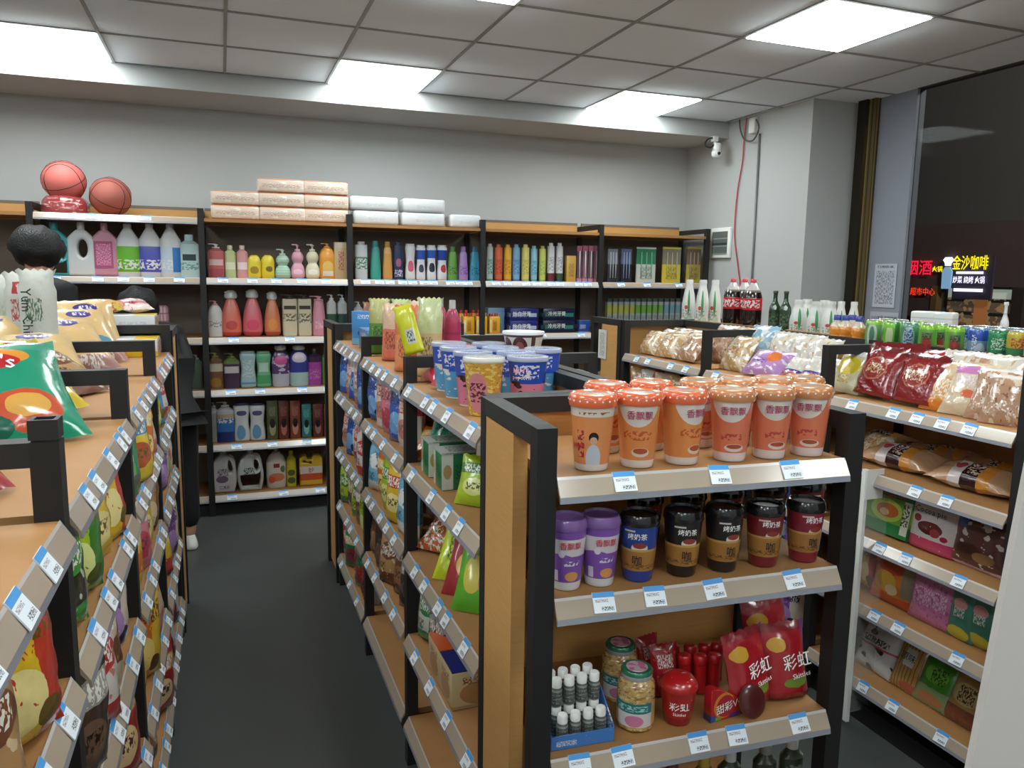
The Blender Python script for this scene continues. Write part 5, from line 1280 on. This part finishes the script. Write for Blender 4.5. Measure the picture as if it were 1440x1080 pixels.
face(1232, 2.36, z, .2, .18, .05, pm('ham_box', (0, 0, 0)), 'green box behind the green bread picture box', lean=-6)
o = face(1310, 2.20, z, .20, .185, .05, pm('cocoa_pack', (224, 214, 214), [('v', 0, .22, (206, 70, 110)), ('e', .5, .42, .26, .12, (110, 30, 40)), ('e', .62, .36, .1, .08, (170, 60, 70)), ('e', .2, .55, .09, .07, (150, 40, 60)), ('n', 7, .68, (236, 232, 232)), ('e', .8, .3, .07, .05, (190, 40, 80))], rough=.2, coat=.8), 'white and pink cocoa pie pack with a cherry red print', lean=-6, st=1, sd=2)
lettering('Cocoa pie', .030, INK, o, (0, -.030, .135))
face(1374, 2.20, z, .19, .17, .05, pm('choc_box', (96, 54, 50), [('n', 5, .58, (216, 206, 200)), ('e', .4, .3, .3, .16, (70, 34, 30)), ('e', .7, .25, .2, .1, (150, 110, 70)), ('r', .1, .3, .72, .9, (80, 110, 170)), ('v', .0, .06, (216, 170, 180))], coat=.7), 'brown chocolate pack with a white wave beside the nearest post', st=0, lean=-8, sd=3)
z = RL[1]
face(1258, 2.20, z, .185, .185, .05, pm('egg_pack', (226, 130, 44), [('e', .5, .72, .34, .14, (206, 70, 36)), ('e', .4, .42, .3, .2, (240, 190, 70)), ('v', 0, .18, (206, 84, 40)), ('r', .8, 1, .2, .9, (150, 140, 110)), ('e', .6, .3, .14, .1, (240, 220, 170))], coat=.8), 'orange and yellow snack pack, third shelf up, by the white edge strip', st=0, lean=-8)
face(1226, 2.24, z, .08, .18, .05, bagmat('yellow and red', 2), 'clear topped yellow bag squeezed beside the white edge strip', st=0, lean=-5, sd=2)
for k, px in enumerate((1306, 1330)):
    face(px, 2.19, z, .115, .20, .05, pm('pinkpuff', (216, 130, 180), [('v', .82, 1, (236, 190, 210)), ('e', .4, .86, .2, .08, (232, 180, 90)), ('t', .2, .8, .3, .6, (240, 200, 225)), ('n', 10, .6, (196, 100, 160))], rough=.25, coat=.8, bump=.6), 'pink puff pack, %s of the two, beside the teal pack' % ['farther', 'nearer'][k], st=0, lean=-8, sd=k)
face(1362, 2.19, z, .10, .19, .05, pm('tealpack', (70, 140, 120), [('e', .5, .62, .26, .1, (216, 150, 150)), ('t', .3, .7, .4, .56, (220, 226, 215)), ('e', .5, .12, .4, .12, (210, 200, 60))], coat=.8, bump=.3), 'teal pack with a yellow foot and pale badge', st=0, lean=-8, sd=3)
face(1392, 2.20, z, .11, .19, .05, pm('tealpack', (0, 0, 0)), 'second teal pack half hidden by the nearest post', st=0, lean=-8, sd=4)
z = RL[0]
COW = pm('cow_bag', (226, 226, 226), [('n', 3.2, .56, (26, 24, 26)), ('v', .5, .66, (224, 224, 224)), ('t', .2, .85, .52, .64, (90, 84, 86)), ('v', .46, .5, (206, 90, 110))], rough=.2, coat=.9, bump=.3)
o = face(1240, 2.19, z, .18, .19, .07, COW, 'black and white cow patterned bag on the bottom shelf', st=0, lean=-22)
lettering('SCRAP', .032, INK, o, (0, -.042, .112))
o = face(1288, 2.19, z, .13, .19, .05, pm('stick_bag', (206, 160, 90), [('s', 9, .3, (160, 110, 60)), ('r', .34, .7, .45, .78, (226, 222, 214)), ('v', .9, 1, (90, 70, 50)), ('e', .7, .1, .3, .08, (206, 110, 90))], rough=.2, coat=.9), 'clear bag of golden biscuit sticks with a white label', st=0, lean=-22, sd=2)
lettering('原味', .03, INK, o, (0, -.030, .115))
face(1330, 2.19, z, .16, .18, .06, pm('greenbean', (70, 160, 40), [('v', 0, .34, (150, 180, 120)), ('e', .5, .14, .34, .1, (206, 140, 90)), ('e', .5, .6, .3, .16, (120, 200, 50)), ('t', .4, .75, .45, .75, (30, 90, 30)), ('v', .86, 1, (180, 130, 110))], coat=.9, bump=.4), 'bright green snack bag beside the biscuit sticks', st=0, lean=-24, sd=3)
face(1378, 2.19, z, .16, .18, .06, pm('beigebean', (206, 160, 100), [('v', 0, .3, (150, 80, 54)), ('e', .5, .55, .36, .2, (226, 200, 140)), ('t', .3, .7, .4, .7, (90, 56, 40))], coat=.9, bump=.4), 'beige and brown snack bag beside the bright green one', st=0, lean=-24, sd=4)

# ---- drinks standing along the window side of the spine
ZD = 1.325
def drink(px, X, kind, lab, w, h, m, top, shape, g, p=2, rz=-55):
    q = at(px, 460, 'x', X)
    return bottle(Frame(X, q.y, R_(rz)), kind, lab, 'drink', g, 0, 0, ZD, shape, w, h, m, top, d=w, p=p)
MILK = pm('milk_bottle', (228, 230, 226), [('v', .52, .62, (228, 230, 226)), ('e', .56, .55, .03, .30, (50, 150, 80)), ('e', .5, .42, .04, .05, (206, 70, 70)), ('t', .38, .62, .12, .36, (150, 170, 150)), ('e', .6, .14, .07, .08, (190, 210, 190))])
g = 'tall white yoghurt drink bottles beyond the cola'
for k, px in enumerate((967, 986, 1003)):
    drink(px, 2.60+(.08 if k == 2 else 0), 'yoghurt_bottle', 'tall white yoghurt drink bottle with a green swoosh, %s counted towards the window' % ORD[k], .080, .265, MILK, ('wide', (235, 235, 235)), 'milk', g)
g = 'large cola bottles'
COLA = pm('cola', (28, 16, 14), [('v', .44, .68, (200, 40, 52)), ('t', .32, .68, .48, .64, (240, 225, 225)), ('v', .84, 1, (196, 190, 190)), ('v', .80, .84, (120, 110, 105))], coat=1, rough=.15)
for k, (px, X) in enumerate(((1028, 2.60), (1044, 2.66), (1056, 2.60))):
    drink(px, X, 'cola_bottle', 'large dark cola bottle with red label and pink red cap, %s counted towards the window' % ORD[k], .100, .275, COLA, ('cap', (224, 80, 96)), 'coke', g)
g = 'dark green beer bottles'
for k, px in enumerate((1088, 1103)):
    drink(px, 2.62, 'beer_bottle', 'dark green glass bottle, %s the cola' % ['nearer', 'farther from'][k], .056, .205, pm('beerglass', (38, 66, 44), [('t', .35, .65, .2, .5, (90, 110, 80)), ('e', .55, .65, .05, .06, (190, 200, 190))], rough=.1, coat=1), ('cap', (50, 60, 50)), 'beer', g)
g = 'short white yoghurt bottles beside the orange juice'
for k, (px, X, w, h) in enumerate(((1122, 2.60, .085, .178), (1133, 2.68, .08, .18), (1146, 2.60, .08, .175), (1158, 2.66, .08, .18), (1166, 2.60, .08, .178), (1181, 2.68, .055, .178), (1199, 2.70, .055, .178))):
    drink(px, X, 'yoghurt_bottle', 'short white yoghurt bottle with a broad cap, %s counted towards the orange juice' % ORD[k], w, h, MILK, ('wide', (236, 236, 232)), 'milk', g)
g = 'orange juice bottles with blue caps'
OJ = pm('orange_juice', (236, 146, 40), [('v', .72, 1, (214, 200, 180)), ('v', .08, .20, (226, 120, 30)), ('n', 9, .64, (246, 180, 90))], coat=1, rough=.15)
for k, (px, X) in enumerate(((1177, 2.52), (1189, 2.535), (1208, 2.525), (1198, 2.60))):
    drink(px, X, 'juice_bottle', 'small orange juice bottle with a blue cap, %s beside the cans' % ORD[k], .062, .125, OJ, ('cap', (70, 80, 170)), 'juice', g)
CANB = lathe(((.024, 0), (.0265, .002), (.031, .010), (.0325, .015), (.0325, .100), (.030, .108), (.027, .112)), 24)
CANL = lathe(((.0275, 0), (.0280, .002), (.0268, .0035), (.0262, .001), (0, .001)), 24)
ALU = mat('aluminium_rim', (200, 204, 204), rough=.25, metal=.8)
def canm(key, base, *ls): return pm(key, base, ls, rough=.22, coat=.8, metal=.15)
CM = {'pale': canm('can_pale', (110, 170, 110), ('e', .5, .5, .10, .42, (206, 220, 205)), ('e', .5, .5, .05, .3, (90, 140, 110)), ('v', .85, 1, (150, 200, 70))),
      'lime': canm('can_lime', (120, 190, 50), ('e', .46, .5, .07, .4, (200, 220, 170)), ('v', .8, 1, (130, 200, 50)), ('u', .56, .66, (60, 130, 60))),
      'bluegreen': canm('can_bluegreen', (90, 150, 110), ('e', .5, .5, .11, .4, (170, 196, 200)), ('t', .42, .58, .2, .8, (50, 90, 150)), ('v', .86, 1, (110, 160, 140))),
      'fruit': canm('can_fruit', (110, 180, 60), ('r', .40, .60, .2, .75, (110, 130, 90)), ('e', .5, .4, .08, .18, (170, 70, 60)), ('t', .42, .58, .5, .72, (60, 80, 60)), ('v', .84, 1, (150, 210, 60))),
      'blue': canm('can_blue', (120, 160, 190), ('v', .62, .95, (40, 80, 180)), ('t', .42, .5, .2, .8, (220, 230, 240)), ('e', .56, .35, .08, .2, (190, 205, 220))),
      'deepgreen': canm('can_deepgreen', (40, 140, 90), ('t', .38, .62, .4, .75, (190, 220, 200)), ('v', .0, .2, (30, 110, 70))),
      'gold': canm('can_gold', (200, 180, 60), ('v', 0, .5, (60, 130, 80)), ('t', .4, .6, .5, .8, (190, 80, 50))),
      'red': canm('can_red', (190, 90, 90), ('v', .3, .6, (210, 190, 190)))}
cans = [(1228, 0, 'pale'), (1254, 0, 'lime'), (1279, 0, 'bluegreen'), (1305, 0, 'fruit'), (1320, 1, 'fruit'), (1343, 0, 'fruit'), (1376, 0, 'blue'), (1405, 0, 'deepgreen'), (1432, 0, 'gold'), (1458, 0, 'red'),
        (1400, 2, 'blue'), (1424, 2, 'blue'), (1440, 2, 'blue'), (1382, 2, 'blue'), (1360, 1, 'blue'), (1244, 2, 'pale'), (1266, 2, 'bluegreen'), (1292, 2, 'fruit')]
for k, (px, r_, key) in enumerate(cans):
    X = 2.515+.068*r_
    q = at(px, 470, 'x', X)
    o = put(Frame(X, q.y, R_(-52)), 'drink_can', CANB, CM[key], 0, 0, ZD, (0, 0, rnd.uniform(-.2, .2)), '%s drink can, %s row, %s one counted from the orange juice' % ({'pale': 'pale green', 'lime': 'lime green', 'bluegreen': 'blue green', 'fruit': 'green fruit printed', 'blue': 'blue topped silver', 'deepgreen': 'deep green', 'gold': 'yellow and green', 'red': 'reddish'}[key], ['front', 'middle', 'back'][r_], ORD[sum(1 for a in cans[:k] if a[1] == r_)]), 'can', 'drink cans along the bread gondola')
    link('can_lid', CANL, ALU, o, (0, 0, .1115))
for k, (px, w) in enumerate(((1306, .12), (1331, .075))):
    q = at(px, 440, 'x', 2.78)
    carton(Frame(2.78, q.y, R_(-70)), 'white_cup_sleeve', 'white topped pack rising behind the green cans, %s one' % ['wider', 'narrower'][k], 'pack', 'white packs behind the cans', 0, 0, ZD, w, .07, .15, pm('whitepack', (222, 224, 222), [('v', .8, .84, (190, 195, 195))]), bev=.008)
g = 'white bottles behind the cans'
drink(1412, 2.78, 'white_bottle', 'white bottle tip rising behind the blue topped cans', .03, .19, pm('whitepack', (0, 0, 0)), ('cap', (230, 230, 230)), 'beer', g)
q = at(848, 478, 'y', 4.24)
pn = tag(empty('paper_notice', (2.095-.004, 4.06, 1.12), R_(-90)), 'pale paper strip stuck on the oak side board of the far bread bay', 'notice')
part('sheet', pn, mat('paper_strip', (206, 204, 198), [('t', .2, .8, .1, .9, (150, 150, 150))]), -.05, .05, -.003, .0, 0, .17)

# ================================================================ snack gondola on the door side
LLV = [.19, .47, .78, 1.035, 1.262]
lrows = {
 (0, 4): ['red and gold'], (0, 3): ['tan and brown', 'yellow and red'], (0, 2): ['orange and yellow', 'yellow and red', 'orange and yellow'], (0, 1): ['black and green', 'orange and yellow'],
 (1, 3): ['black and green', 'lime and green', 'yellow and red', 'yellow and red'], (1, 2): ['dark brown and silver', 'white and red', 'brown and cream', 'purple and cream'], (1, 1): ['purple and cream', 'tan and brown', 'brown and cream', 'red and gold'], (1, 0): ['white and red', 'brown and cream', 'orange and yellow'],
 (2, 3): ['white and green', 'yellow and blue', 'orange and yellow', 'beige and pink'], (2, 2): ['orange and yellow', 'pink and white', 'yellow and red', 'tan and brown'], (2, 1): ['yellow and red', 'orange and yellow', 'brown and cream', 'beige and pink'], (2, 0): ['red and gold', 'brown and cream', 'tan and brown'],
 (3, 3): ['lime and green', 'yellow and blue', 'white and red'], (3, 2): ['white and red', 'purple and cream', 'lime and green'], (3, 1): ['red and silver', 'yellow and red', 'purple and cream'], (3, 0): ['red and silver', 'orange and yellow']}
nb = ['nearest', 'second', 'third', 'farthest']
for (b, l), nm in lrows.items():
    if b == 0 and l == 4: continue
    fill(FLf, -.78+.78*b+.04, .78*b-.04, LLV[l], [.25, .28, .23, .20, .25][l], nm, 'snack bags on the door side gondola', '%s, %s snack bay' % (rn[l], nb[b]), 200+b*10+l, ly=.046, deep=False, big=1.16, turn=30)
z = 1.262
def lbag(lb, X, Y, w, h, t, m, st=0, rot=(-30, 0, 0), sd=0, zz=None, rz=90, nm='snack_bag', cat='snack bag', g='bags on top of the snack gondola'):
    return bag(Frame(X, Y, R_(rz)), lb, cat, g, 0, 0, z if zz is None else zz, w, h, t, m, st, sd, tuple(R_(a) for a in rot), nm)
q = at(6, 660, 'x', -.37)
o = lbag('glossy red and brown snack bag at the near corner of the snack gondola', -.365, 1.29, .15, .17, .06, bagmat('red and gold', 0), 0, (-58, 0, 0), rz=40)
GC = pm('chips_green', (28, 150, 116), [('v', .82, 1, (60, 160, 130)), ('e', .62, .22, .24, .17, (206, 84, 50)), ('e', .62, .25, .16, .1, (226, 170, 80)), ('e', .3, .1, .2, .1, (20, 100, 80)), ('e', .5, .74, .26, .10, (226, 150, 50)), ('e', .46, .68, .22, .08, (196, 36, 44))], rough=.22, coat=1, bump=.4, bscale=16)
YC = pm('chips_yellow', (232, 200, 30), [('e', .5, .3, .30, .16, (216, 170, 100)), ('e', .5, .3, .2, .1, (232, 205, 150)), ('e', .5, .72, .24, .09, (196, 36, 44))], rough=.22, coat=1, bump=.4, bscale=16)
o = lbag('large green crisp bag with a red badge and a round tomato red picture', -.375, 1.66, .27, .26, .09, GC, 0, (-48, 0, 0), 1, rz=28)
lettering("Lay's", .050, INKW, o, (-.015, -.052, .172), (0, R_(12), 0))
o = lbag('yellow crisp bag with a red badge leaning behind the green one', -.40, 2.02, .22, .27, .08, YC, 0, (-56, R_(0), 0), 2, rz=38)
lettering("Lay's", .042, INKW, o, (-.01, -.042, .195), (0, R_(10), 0))
lbag('silver bottomed snack bag lying beyond the yellow crisp bag', -.35, 2.32, .2, .22, .06, bagmat('tan and brown', 1), 0, (-60, 0, 10), 3, rz=50)
BE = pm('beige_snack', (214, 176, 118), [('e', .5, .78, .20, .08, (60, 50, 130)), ('t', .38, .62, .75, .82, (220, 215, 230)), ('v', 0, .16, (170, 120, 110)), ('n', 5, .64, (226, 196, 150)), ('e', .6, .28, .22, .08, (50, 130, 160)), ('t', .2, .8, .0, .16, (215, 210, 205))], rough=.4, coat=.4, bump=.5, bscale=14)
bs = [(-.45, 2.20, 25, -62), (-.71, 2.14, 10, -58), (-.43, 2.62, 30, -56), (-.69, 2.58, 12, -50), (-.43, 2.88, 32, -48), (-.68, 2.86, 14, -42), (-.84, 2.74, 4, -38), (-.46, 3.06, 24, -38), (-.72, 3.08, 10, -32)]
for k, (X, Y, rz, le) in enumerate(bs):
    lbag('beige snack bag with a blue oval badge, %s of the heap from the near side' % ORD[k], X, Y+.22, .23, .27, .085, BE, 0, (le, 0, 0), k, rz=rz, g='beige snack bags heaped on the snack gondola')
# pet food like white sacks
for k, (px, X, top, c, lb) in enumerate(((8, -.68, 388, (190, 196, 180), 'white paper sack with a pale green print, half out of view'), (34, -.62, 384, (198, 90, 100), 'white paper sack with a red block and pink upright writing'), (54, -.56, 380, (90, 120, 90), 'white pointed paper sack with black upright lettering'))):
    q = at(px, 430, 'x', X); tz = at(px, top, 'x', X).z
    o = bag(Frame(X, q.y, R_(12)), lb, 'sack', 'white paper sacks', 0, 0, z, .115, max(tz-z, .2), .07, pm('sack%d' % k, (214, 216, 206), [('t', .15, .6, .50, .72, c)] + ([('r', .2, .9, .78, .90, (190, 50, 62)), ('t', .3, .8, .80, .88, (235, 200, 200)), ('r', .60, .9, .2, .76, (206, 110, 120)), ('t', .64, .88, .22, .74, (226, 216, 206))] if k == 1 else []), rough=.6, coat=.1, bump=.3), 2, k, (R_(-3), 0, 0), 'paper_sack')
    if k == 2: lettering('Yum Chin', .040, INK, o, (-.034, -.046, .19), (0, R_(90), 0))
# boxes in the far bays of the snack gondola, top shelf
WY = pm('white_yellow_carton', (226, 226, 226), [('v', 0, .30, (232, 190, 30)), ('t', .1, .9, .45, .8, (205, 205, 215))])
for k, (X, Y, hh) in enumerate(((-.39, 3.40, .07), (-.42, 3.73, .135))):
    o = carton(Frame(X, Y, R_(90)), 'biscuit_carton', 'white topped yellow biscuit carton on the far snack bay, %s one' % ['nearer', 'farther'][k], 'carton', 'white topped yellow cartons', 0, 0, z-(.0 if k == 0 else -.01), .17, .28, hh, WY)
    part('printed_end', o, pm('carton_end', (150, 130, 180), [('n', 6, .5, (226, 190, 120)), ('n', 9, .6, (120, 60, 90))]), -.083, .083, -.143, -.140, .01, hh-.01)
for k, (X, Y, c, c2, lb) in enumerate(((-.82, 3.36, (222, 196, 60), (180, 190, 90), 'yellow roll pack lying beyond the beige bags'), (-.66, 3.40, (176, 190, 100), (214, 210, 120), 'green yellow roll pack lying beyond the beige bags'), (-.50, 3.71, (214, 186, 90), (190, 90, 60), 'flower printed soap pack lying on the biscuit cartons'))):
    bag(Frame(X, Y, R_(8)), lb, 'pack', 'packs over the biscuit cartons', 0, 0, z+(.148 if k == 2 else .0), .20, .08, .055, pm('rollp%d' % k, c, [('n', 7, .56, c2), ('r', .38, .62, .1, .9, (226, 224, 214)), ('t', .42, .58, .2, .8, (150, 150, 140))]), 3, k, (R_(-70), 0, 0), 'roll_pack')
bag(Frame(-.35, 3.78, R_(30)), 'pink and white crinkled pack on top of the farther biscuit carton', 'pack', None, 0, 0, z+.148, .14, .10, .05, bagmat('pink and white', 1), 0, 1, (R_(-70), 0, 0), 'crinkled_pack')

# ================================================================ things on the right wall
gb = tag(empty('wall_panel_box', (XR-.012, 5.19, 1.757), R_(-90)), 'white framed electrical panel with a grey window on the wall', 'panel')
part('frame', gb, WHITE, -.125, .125, -.012, .012, 0, .235, .006)
part('window', gb, mat('smoky_window', (96, 104, 102), [('h', 3, .15, (140, 146, 144)), ('v', .4, .5, (60, 66, 66))], rough=.2, coat=.6), -.095, .095, -.018, -.012, .03, .205)
jb = tag(empty('junction_box', (XR-.02, 4.86, 2.655), R_(-90)), 'small white junction box below the ceiling with cables', 'junction box')
part('case', jb, WHITE, -.035, .035, -.02, .02, 0, .11, .008)
link('cable_loop', tube(sm(((.04, -.01, .09), (.085, -.015, .02), (.03, -.02, -.055), (-.07, -.02, -.035), (-.14, -.01, .05), (-.17, 0, .125)), 5), .006, 8), mat('grey_cable', (90, 92, 94)), jb)
def wpt(px, py, off=.012):
    q = at(px, py, 'x', XR-off); return (q.x, q.y, q.z)
red = tube(sm(tuple(wpt(*a) for a in ((1050, 166), (1046, 200), (1044, 228), (1038, 262), (1034, 300), (1033, 335), (1037, 370), (1041, 405), (1042, 470))), 4), .0045, 7)
tag(link('red_cable', red, mat('red_cable', (190, 40, 60), rough=.4)), 'thin red cable hanging down the wall beside the panel box', 'cable')
q0, q1 = wpt(1068, 188), wpt(1058, 470)
cond = tube(((q0[0], q0[1], q0[2]), (q0[0], q0[1]-.01, 1.0)), .007, 8)
tag(link('grey_conduit', cond, mat('grey_conduit', (120, 124, 124), rough=.5)), 'straight thin grey conduit running down the wall', 'conduit')
ca = tag(empty('security_camera', (3.555, 5.155, 2.56), 0), 'white security camera with black wiring in the corner under the bulkhead', 'camera')
part('wall_bracket', ca, WHITE, -.02, .02, -.02, .02, .07, .108)
link('arm', tube(((0, 0, .08), (0, -.02, .03), (0, -.03, .0)), .010, 8), WHITE, ca)
link('dome', sphere(.038, .038, .034, 18), mat('camera_white', (222, 224, 224), rough=.3), ca, (0, -.03, -.055))
link('lens', sphere(.014, .010, .012, 12), mat('lens_black', (20, 20, 22), rough=.1), ca, (0, -.066, -.036))
link('black_wire', tube(sm(((.0, 0, .1), (-.06, .0, .085), (-.09, -.01, .04), (-.05, -.02, .02), (-.02, -.02, .045)), 5), .006, 6), BLK, ca)
link('cover', lathe(sm(((.030, 0), (.034, .03), (.030, .07), (.0, .075)), 2), 16), mat('camera_white', (222, 224, 224)), ca, (.01, -.02, -.015))
# near grey board at the lower corner
d0 = at(1440, 700, 'y', .60); d1 = at(1366, 1080, 'y', .585)
sl = (d0-d1)/(d0.z-d1.z)
lo = d1-sl*(d1.z-.0); hi = d1+sl*(1.42-d1.z)
ax = Vector((.93, -.36, 0)); nn = Vector((.36, .93, 0))*.012
bv = [lo, lo+ax*.55, hi+ax*.40, hi]
vb = [tuple(v-lo) for v in bv]+[tuple(v+nn-lo) for v in bv]
fb = [(0, 1, 2, 3), (7, 6, 5, 4), (0, 4, 5, 1), (1, 5, 6, 2), (2, 6, 7, 3), (3, 7, 4, 0)]
tag(link('leaning_board', mesh('board', vb, fb, [[(0, 0), (1, 0), (1, 1), (0, 1)]]*6), mat('pale_board', (186, 180, 174), [('b', 3, .4, (170, 164, 158))], rough=.7), None, tuple(lo)), 'pale grey board leaning close to the camera beside the nearest bread bay', 'board')

# ================================================================ people
SK = mat('skin', (206, 156, 128), rough=.55)
HAIR = mat('black_hair', (16, 15, 16), rough=.5, bump=.6, bscale=120)
COAT = mat('black_coat', (22, 22, 25), [('h', 1, .0, (22, 22, 25))], rough=.7)
TROU = mat('black_trousers', (18, 18, 20), rough=.8)
def skinned(name, V, E, Rr, m, parent, sub=1):
    me = bpy.data.meshes.new(name); me.from_pydata(V, E, []); me.update()
    o = link(name, me, None, parent)
    me.materials.append(m)
    md = o.modifiers.new('skin', 'SKIN'); md.use_smooth_shade = True
    for sv, r in zip(me.skin_vertices[0].data, Rr): sv.radius = (r, r) if not isinstance(r, tuple) else r
    me.skin_vertices[0].data[0].use_root = True
    s = o.modifiers.new('sub', 'SUBSURF'); s.levels = sub; s.render_levels = sub
    return o
def person(label, x, y, rz, H, bow, shoes, armpose):
    """standing figure of height H facing local -Y; bow = forward bend of the upper body in radians"""
    t = tag(empty('person', (x, y, 0), rz), label, 'person')
    k = H/1.7
    def B(v):       # bend everything above the hips forward
        x_, y_, z_ = v; hz = .92
        if z_ > hz:
            dz = z_-hz; return (x_*k, (y_*math.cos(bow)-dz*math.sin(bow))*k, (hz+dz*math.cos(bow)+y_*-math.sin(bow)*-1)*k)
        return (x_*k, y_*k, z_*k)
    torso = [(0, 0, .94), (0, 0, 1.10), (0, 0, 1.28), (0, .0, 1.40), (0, -.01, 1.47), (0, -.02, 1.54)]
    legs = [(.09, 0, .90), (.10, -.01, .50), (.10, .02, .10), (.10, -.07, .05)]
    arms = armpose
    V = [B(v) for v in torso]; Rr = [(.15*k, .11*k), (.14*k, .10*k), (.16*k, .11*k), (.12*k, .09*k), .055*k, .05*k]
    E = [(i, i+1) for i in range(5)]
    for s in (-1, 1):
        b = len(V); V += [B((s*a, b_, c)) for a, b_, c in legs]; Rr += [.085*k, .058*k, .042*k, .035*k]; E += [(0, b), (b, b+1), (b+1, b+2), (b+2, b+3)]
        b = len(V); V += [B((s*a, b_, c)) for a, b_, c in arms]; Rr += [.055*k, .042*k, .030*k, .026*k]; E += [(3, b), (b, b+1), (b+1, b+2), (b+2, b+3)]
    body = skinned('body', V, E, Rr, SK, t)
    # coat and trousers over the body
    Vc = [B(v) for v in torso[:5]]+[B((0, 0, .84))]; Rc = [(.19*k, .15*k), (.18*k, .14*k), (.195*k, .14*k), (.15*k, .115*k), .075*k, (.20*k, .155*k)]; Ec = [(i, i+1) for i in range(4)]+[(0, 5)]
    for s in (-1, 1):
        b = len(Vc); Vc += [B((s*a, b_, c)) for a, b_, c in arms[:3]]; Rc += [.078*k, .062*k, .048*k]; Ec += [(3, b), (b, b+1), (b+1, b+2)]
    skinned('coat', Vc, Ec, Rc, COAT, t)
    Vt = [B((0, 0, .95))]; Rt_ = [(.155*k, .125*k)]; Et = []
    for s in (-1, 1):
        b = len(Vt); Vt += [B((s*a, b_, c)) for a, b_, c in [(.09, 0, .82), (.10, -.01, .50), (.10, .02, .12)]]; Rt_ += [.105*k, .080*k, .066*k]; Et += [(0, b), (b, b+1), (b+1, b+2)]
    skinned('trousers', Vt, Et, Rt_, TROU, t)
    for s in (-1, 1):
        sh = lathe(sm(((.040, 0), (.046, .012), (.044, .04), (.036, .07), (.03, .085), (0, .088)), 2), 16, 1.0, 2.6, 2.4)
        link('shoe', sh, shoes, t, (s*.10*k, -.045*k, 0))
    # hands with fingers
    for s in (-1, 1):
        w0, w1 = Vector(B((s*arms[2][0], arms[2][1], arms[2][2]))), Vector(B((s*arms[3][0], arms[3][1], arms[3][2])))
        d = (w1-w0).normalized(); side = d.cross(Vector((0, 1, 0))).normalized()
        hv = [tuple(w0), tuple(w0+d*.05), tuple(w0+d*.09)]; hr = [.024, (.036, .018), (.034, .014)]; he = [(0, 1), (1, 2)]
        link_ = skinned('hand', hv, he, hr, SK, t)
        for f in range(4):
            base = w0+d*.09+side*(.018*(f-1.5)); L_ = (.060, .072, .068, .052)[f]
            skinned('finger', [tuple(base-d*.02), tuple(base+d*L_*.5+Vector((0, -.004, 0))), tuple(base+d*L_+Vector((0, -.018, 0)))], [(0, 1), (1, 2)], [.009, .008, .007], SK, link_)
        base = w0+d*.03+side*.03
        skinned('thumb', [tuple(base-side*.01), tuple(base+d*.03+side*.018), tuple(base+d*.055+side*.016)], [(0, 1), (1, 2)], [.011, .010, .008], SK, link_)
    # head
    hb = Vector(B((0, -.03, 1.60)))
    hd = tag(empty('head_pivot', tuple(hb)))
    hd.parent = t; hd.rotation_euler = (bow*1.15, 0, 0)
    hm = lathe(sm(((.0, -.115), (.030, -.112), (.055, -.085), (.070, -.03), (.077, .03), (.072, .075), (.045, .108), (0, .118)), 3), 24, 1.0, 1.22)
    hm = hm.copy()
    head = link('head', hm, SK, t, tuple(hb), (bow*1.1, 0, 0))
    bpy.data.objects.remove(hd)
    link('nose', lathe(sm(((.002, .02), (.010, .0), (.014, -.02), (.0, -.026)), 2), 10), SK, head, (0, -.093, .0))
    for s in (-1, 1):
        link('eye', sphere(.011, .008, .008, 10), mat('eye_dark', (30, 22, 20), rough=.2), head, (s*.030, -.083, .002))
        link('ear', sphere(.010, .018, .028, 10), SK, head, (s*.077, .0, -.03))
    link('mouth', sphere(.022, .006, .005, 10), mat('lips', (170, 96, 90)), head, (0, -.086, -.058))
    hr_ = sphere(.118, .142, .115, 26).copy()
    for v in hr_.vertices:
        n_ = math.sin(v.co.x*60)*math.cos(v.co.y*55+v.co.z*40)*.009
        v.co += Vector((v.co.x, v.co.y, v.co.z-.112)).normalized()*n_
        if v.co.y < -.06 and v.co.z < .095: v.co.y = -.060; v.co.z = max(v.co.z, .060)
    link('hair', hr_, HAIR, head, (0, .022, -.092))
    return t
arm_down = [(.19, .0, 1.40), (.24, .01, 1.14), (.23, -.10, .92), (.22, -.14, .85)]
arm_in = [(.17, 0, 1.40), (.19, -.04, 1.14), (.13, -.20, 1.03), (.10, -.26, 1.06)]
arm_fwd = [(.18, .0, 1.40), (.22, -.12, 1.18), (.17, -.34, 1.14), (.15, -.42, 1.14)]
p = at(35, 357, 'y', 4.50)
person('person with thick black hair in black clothes behind the white paper sacks', p.x-.07, 4.56, R_(150), 1.81, .22, WHITE, arm_in)
person('person bowing in a black coat and white shoes beside the tall back shelves', -.325, 4.66, R_(200), 1.62, .72, mat('shoe_white', (214, 214, 206), rough=.6), arm_in)
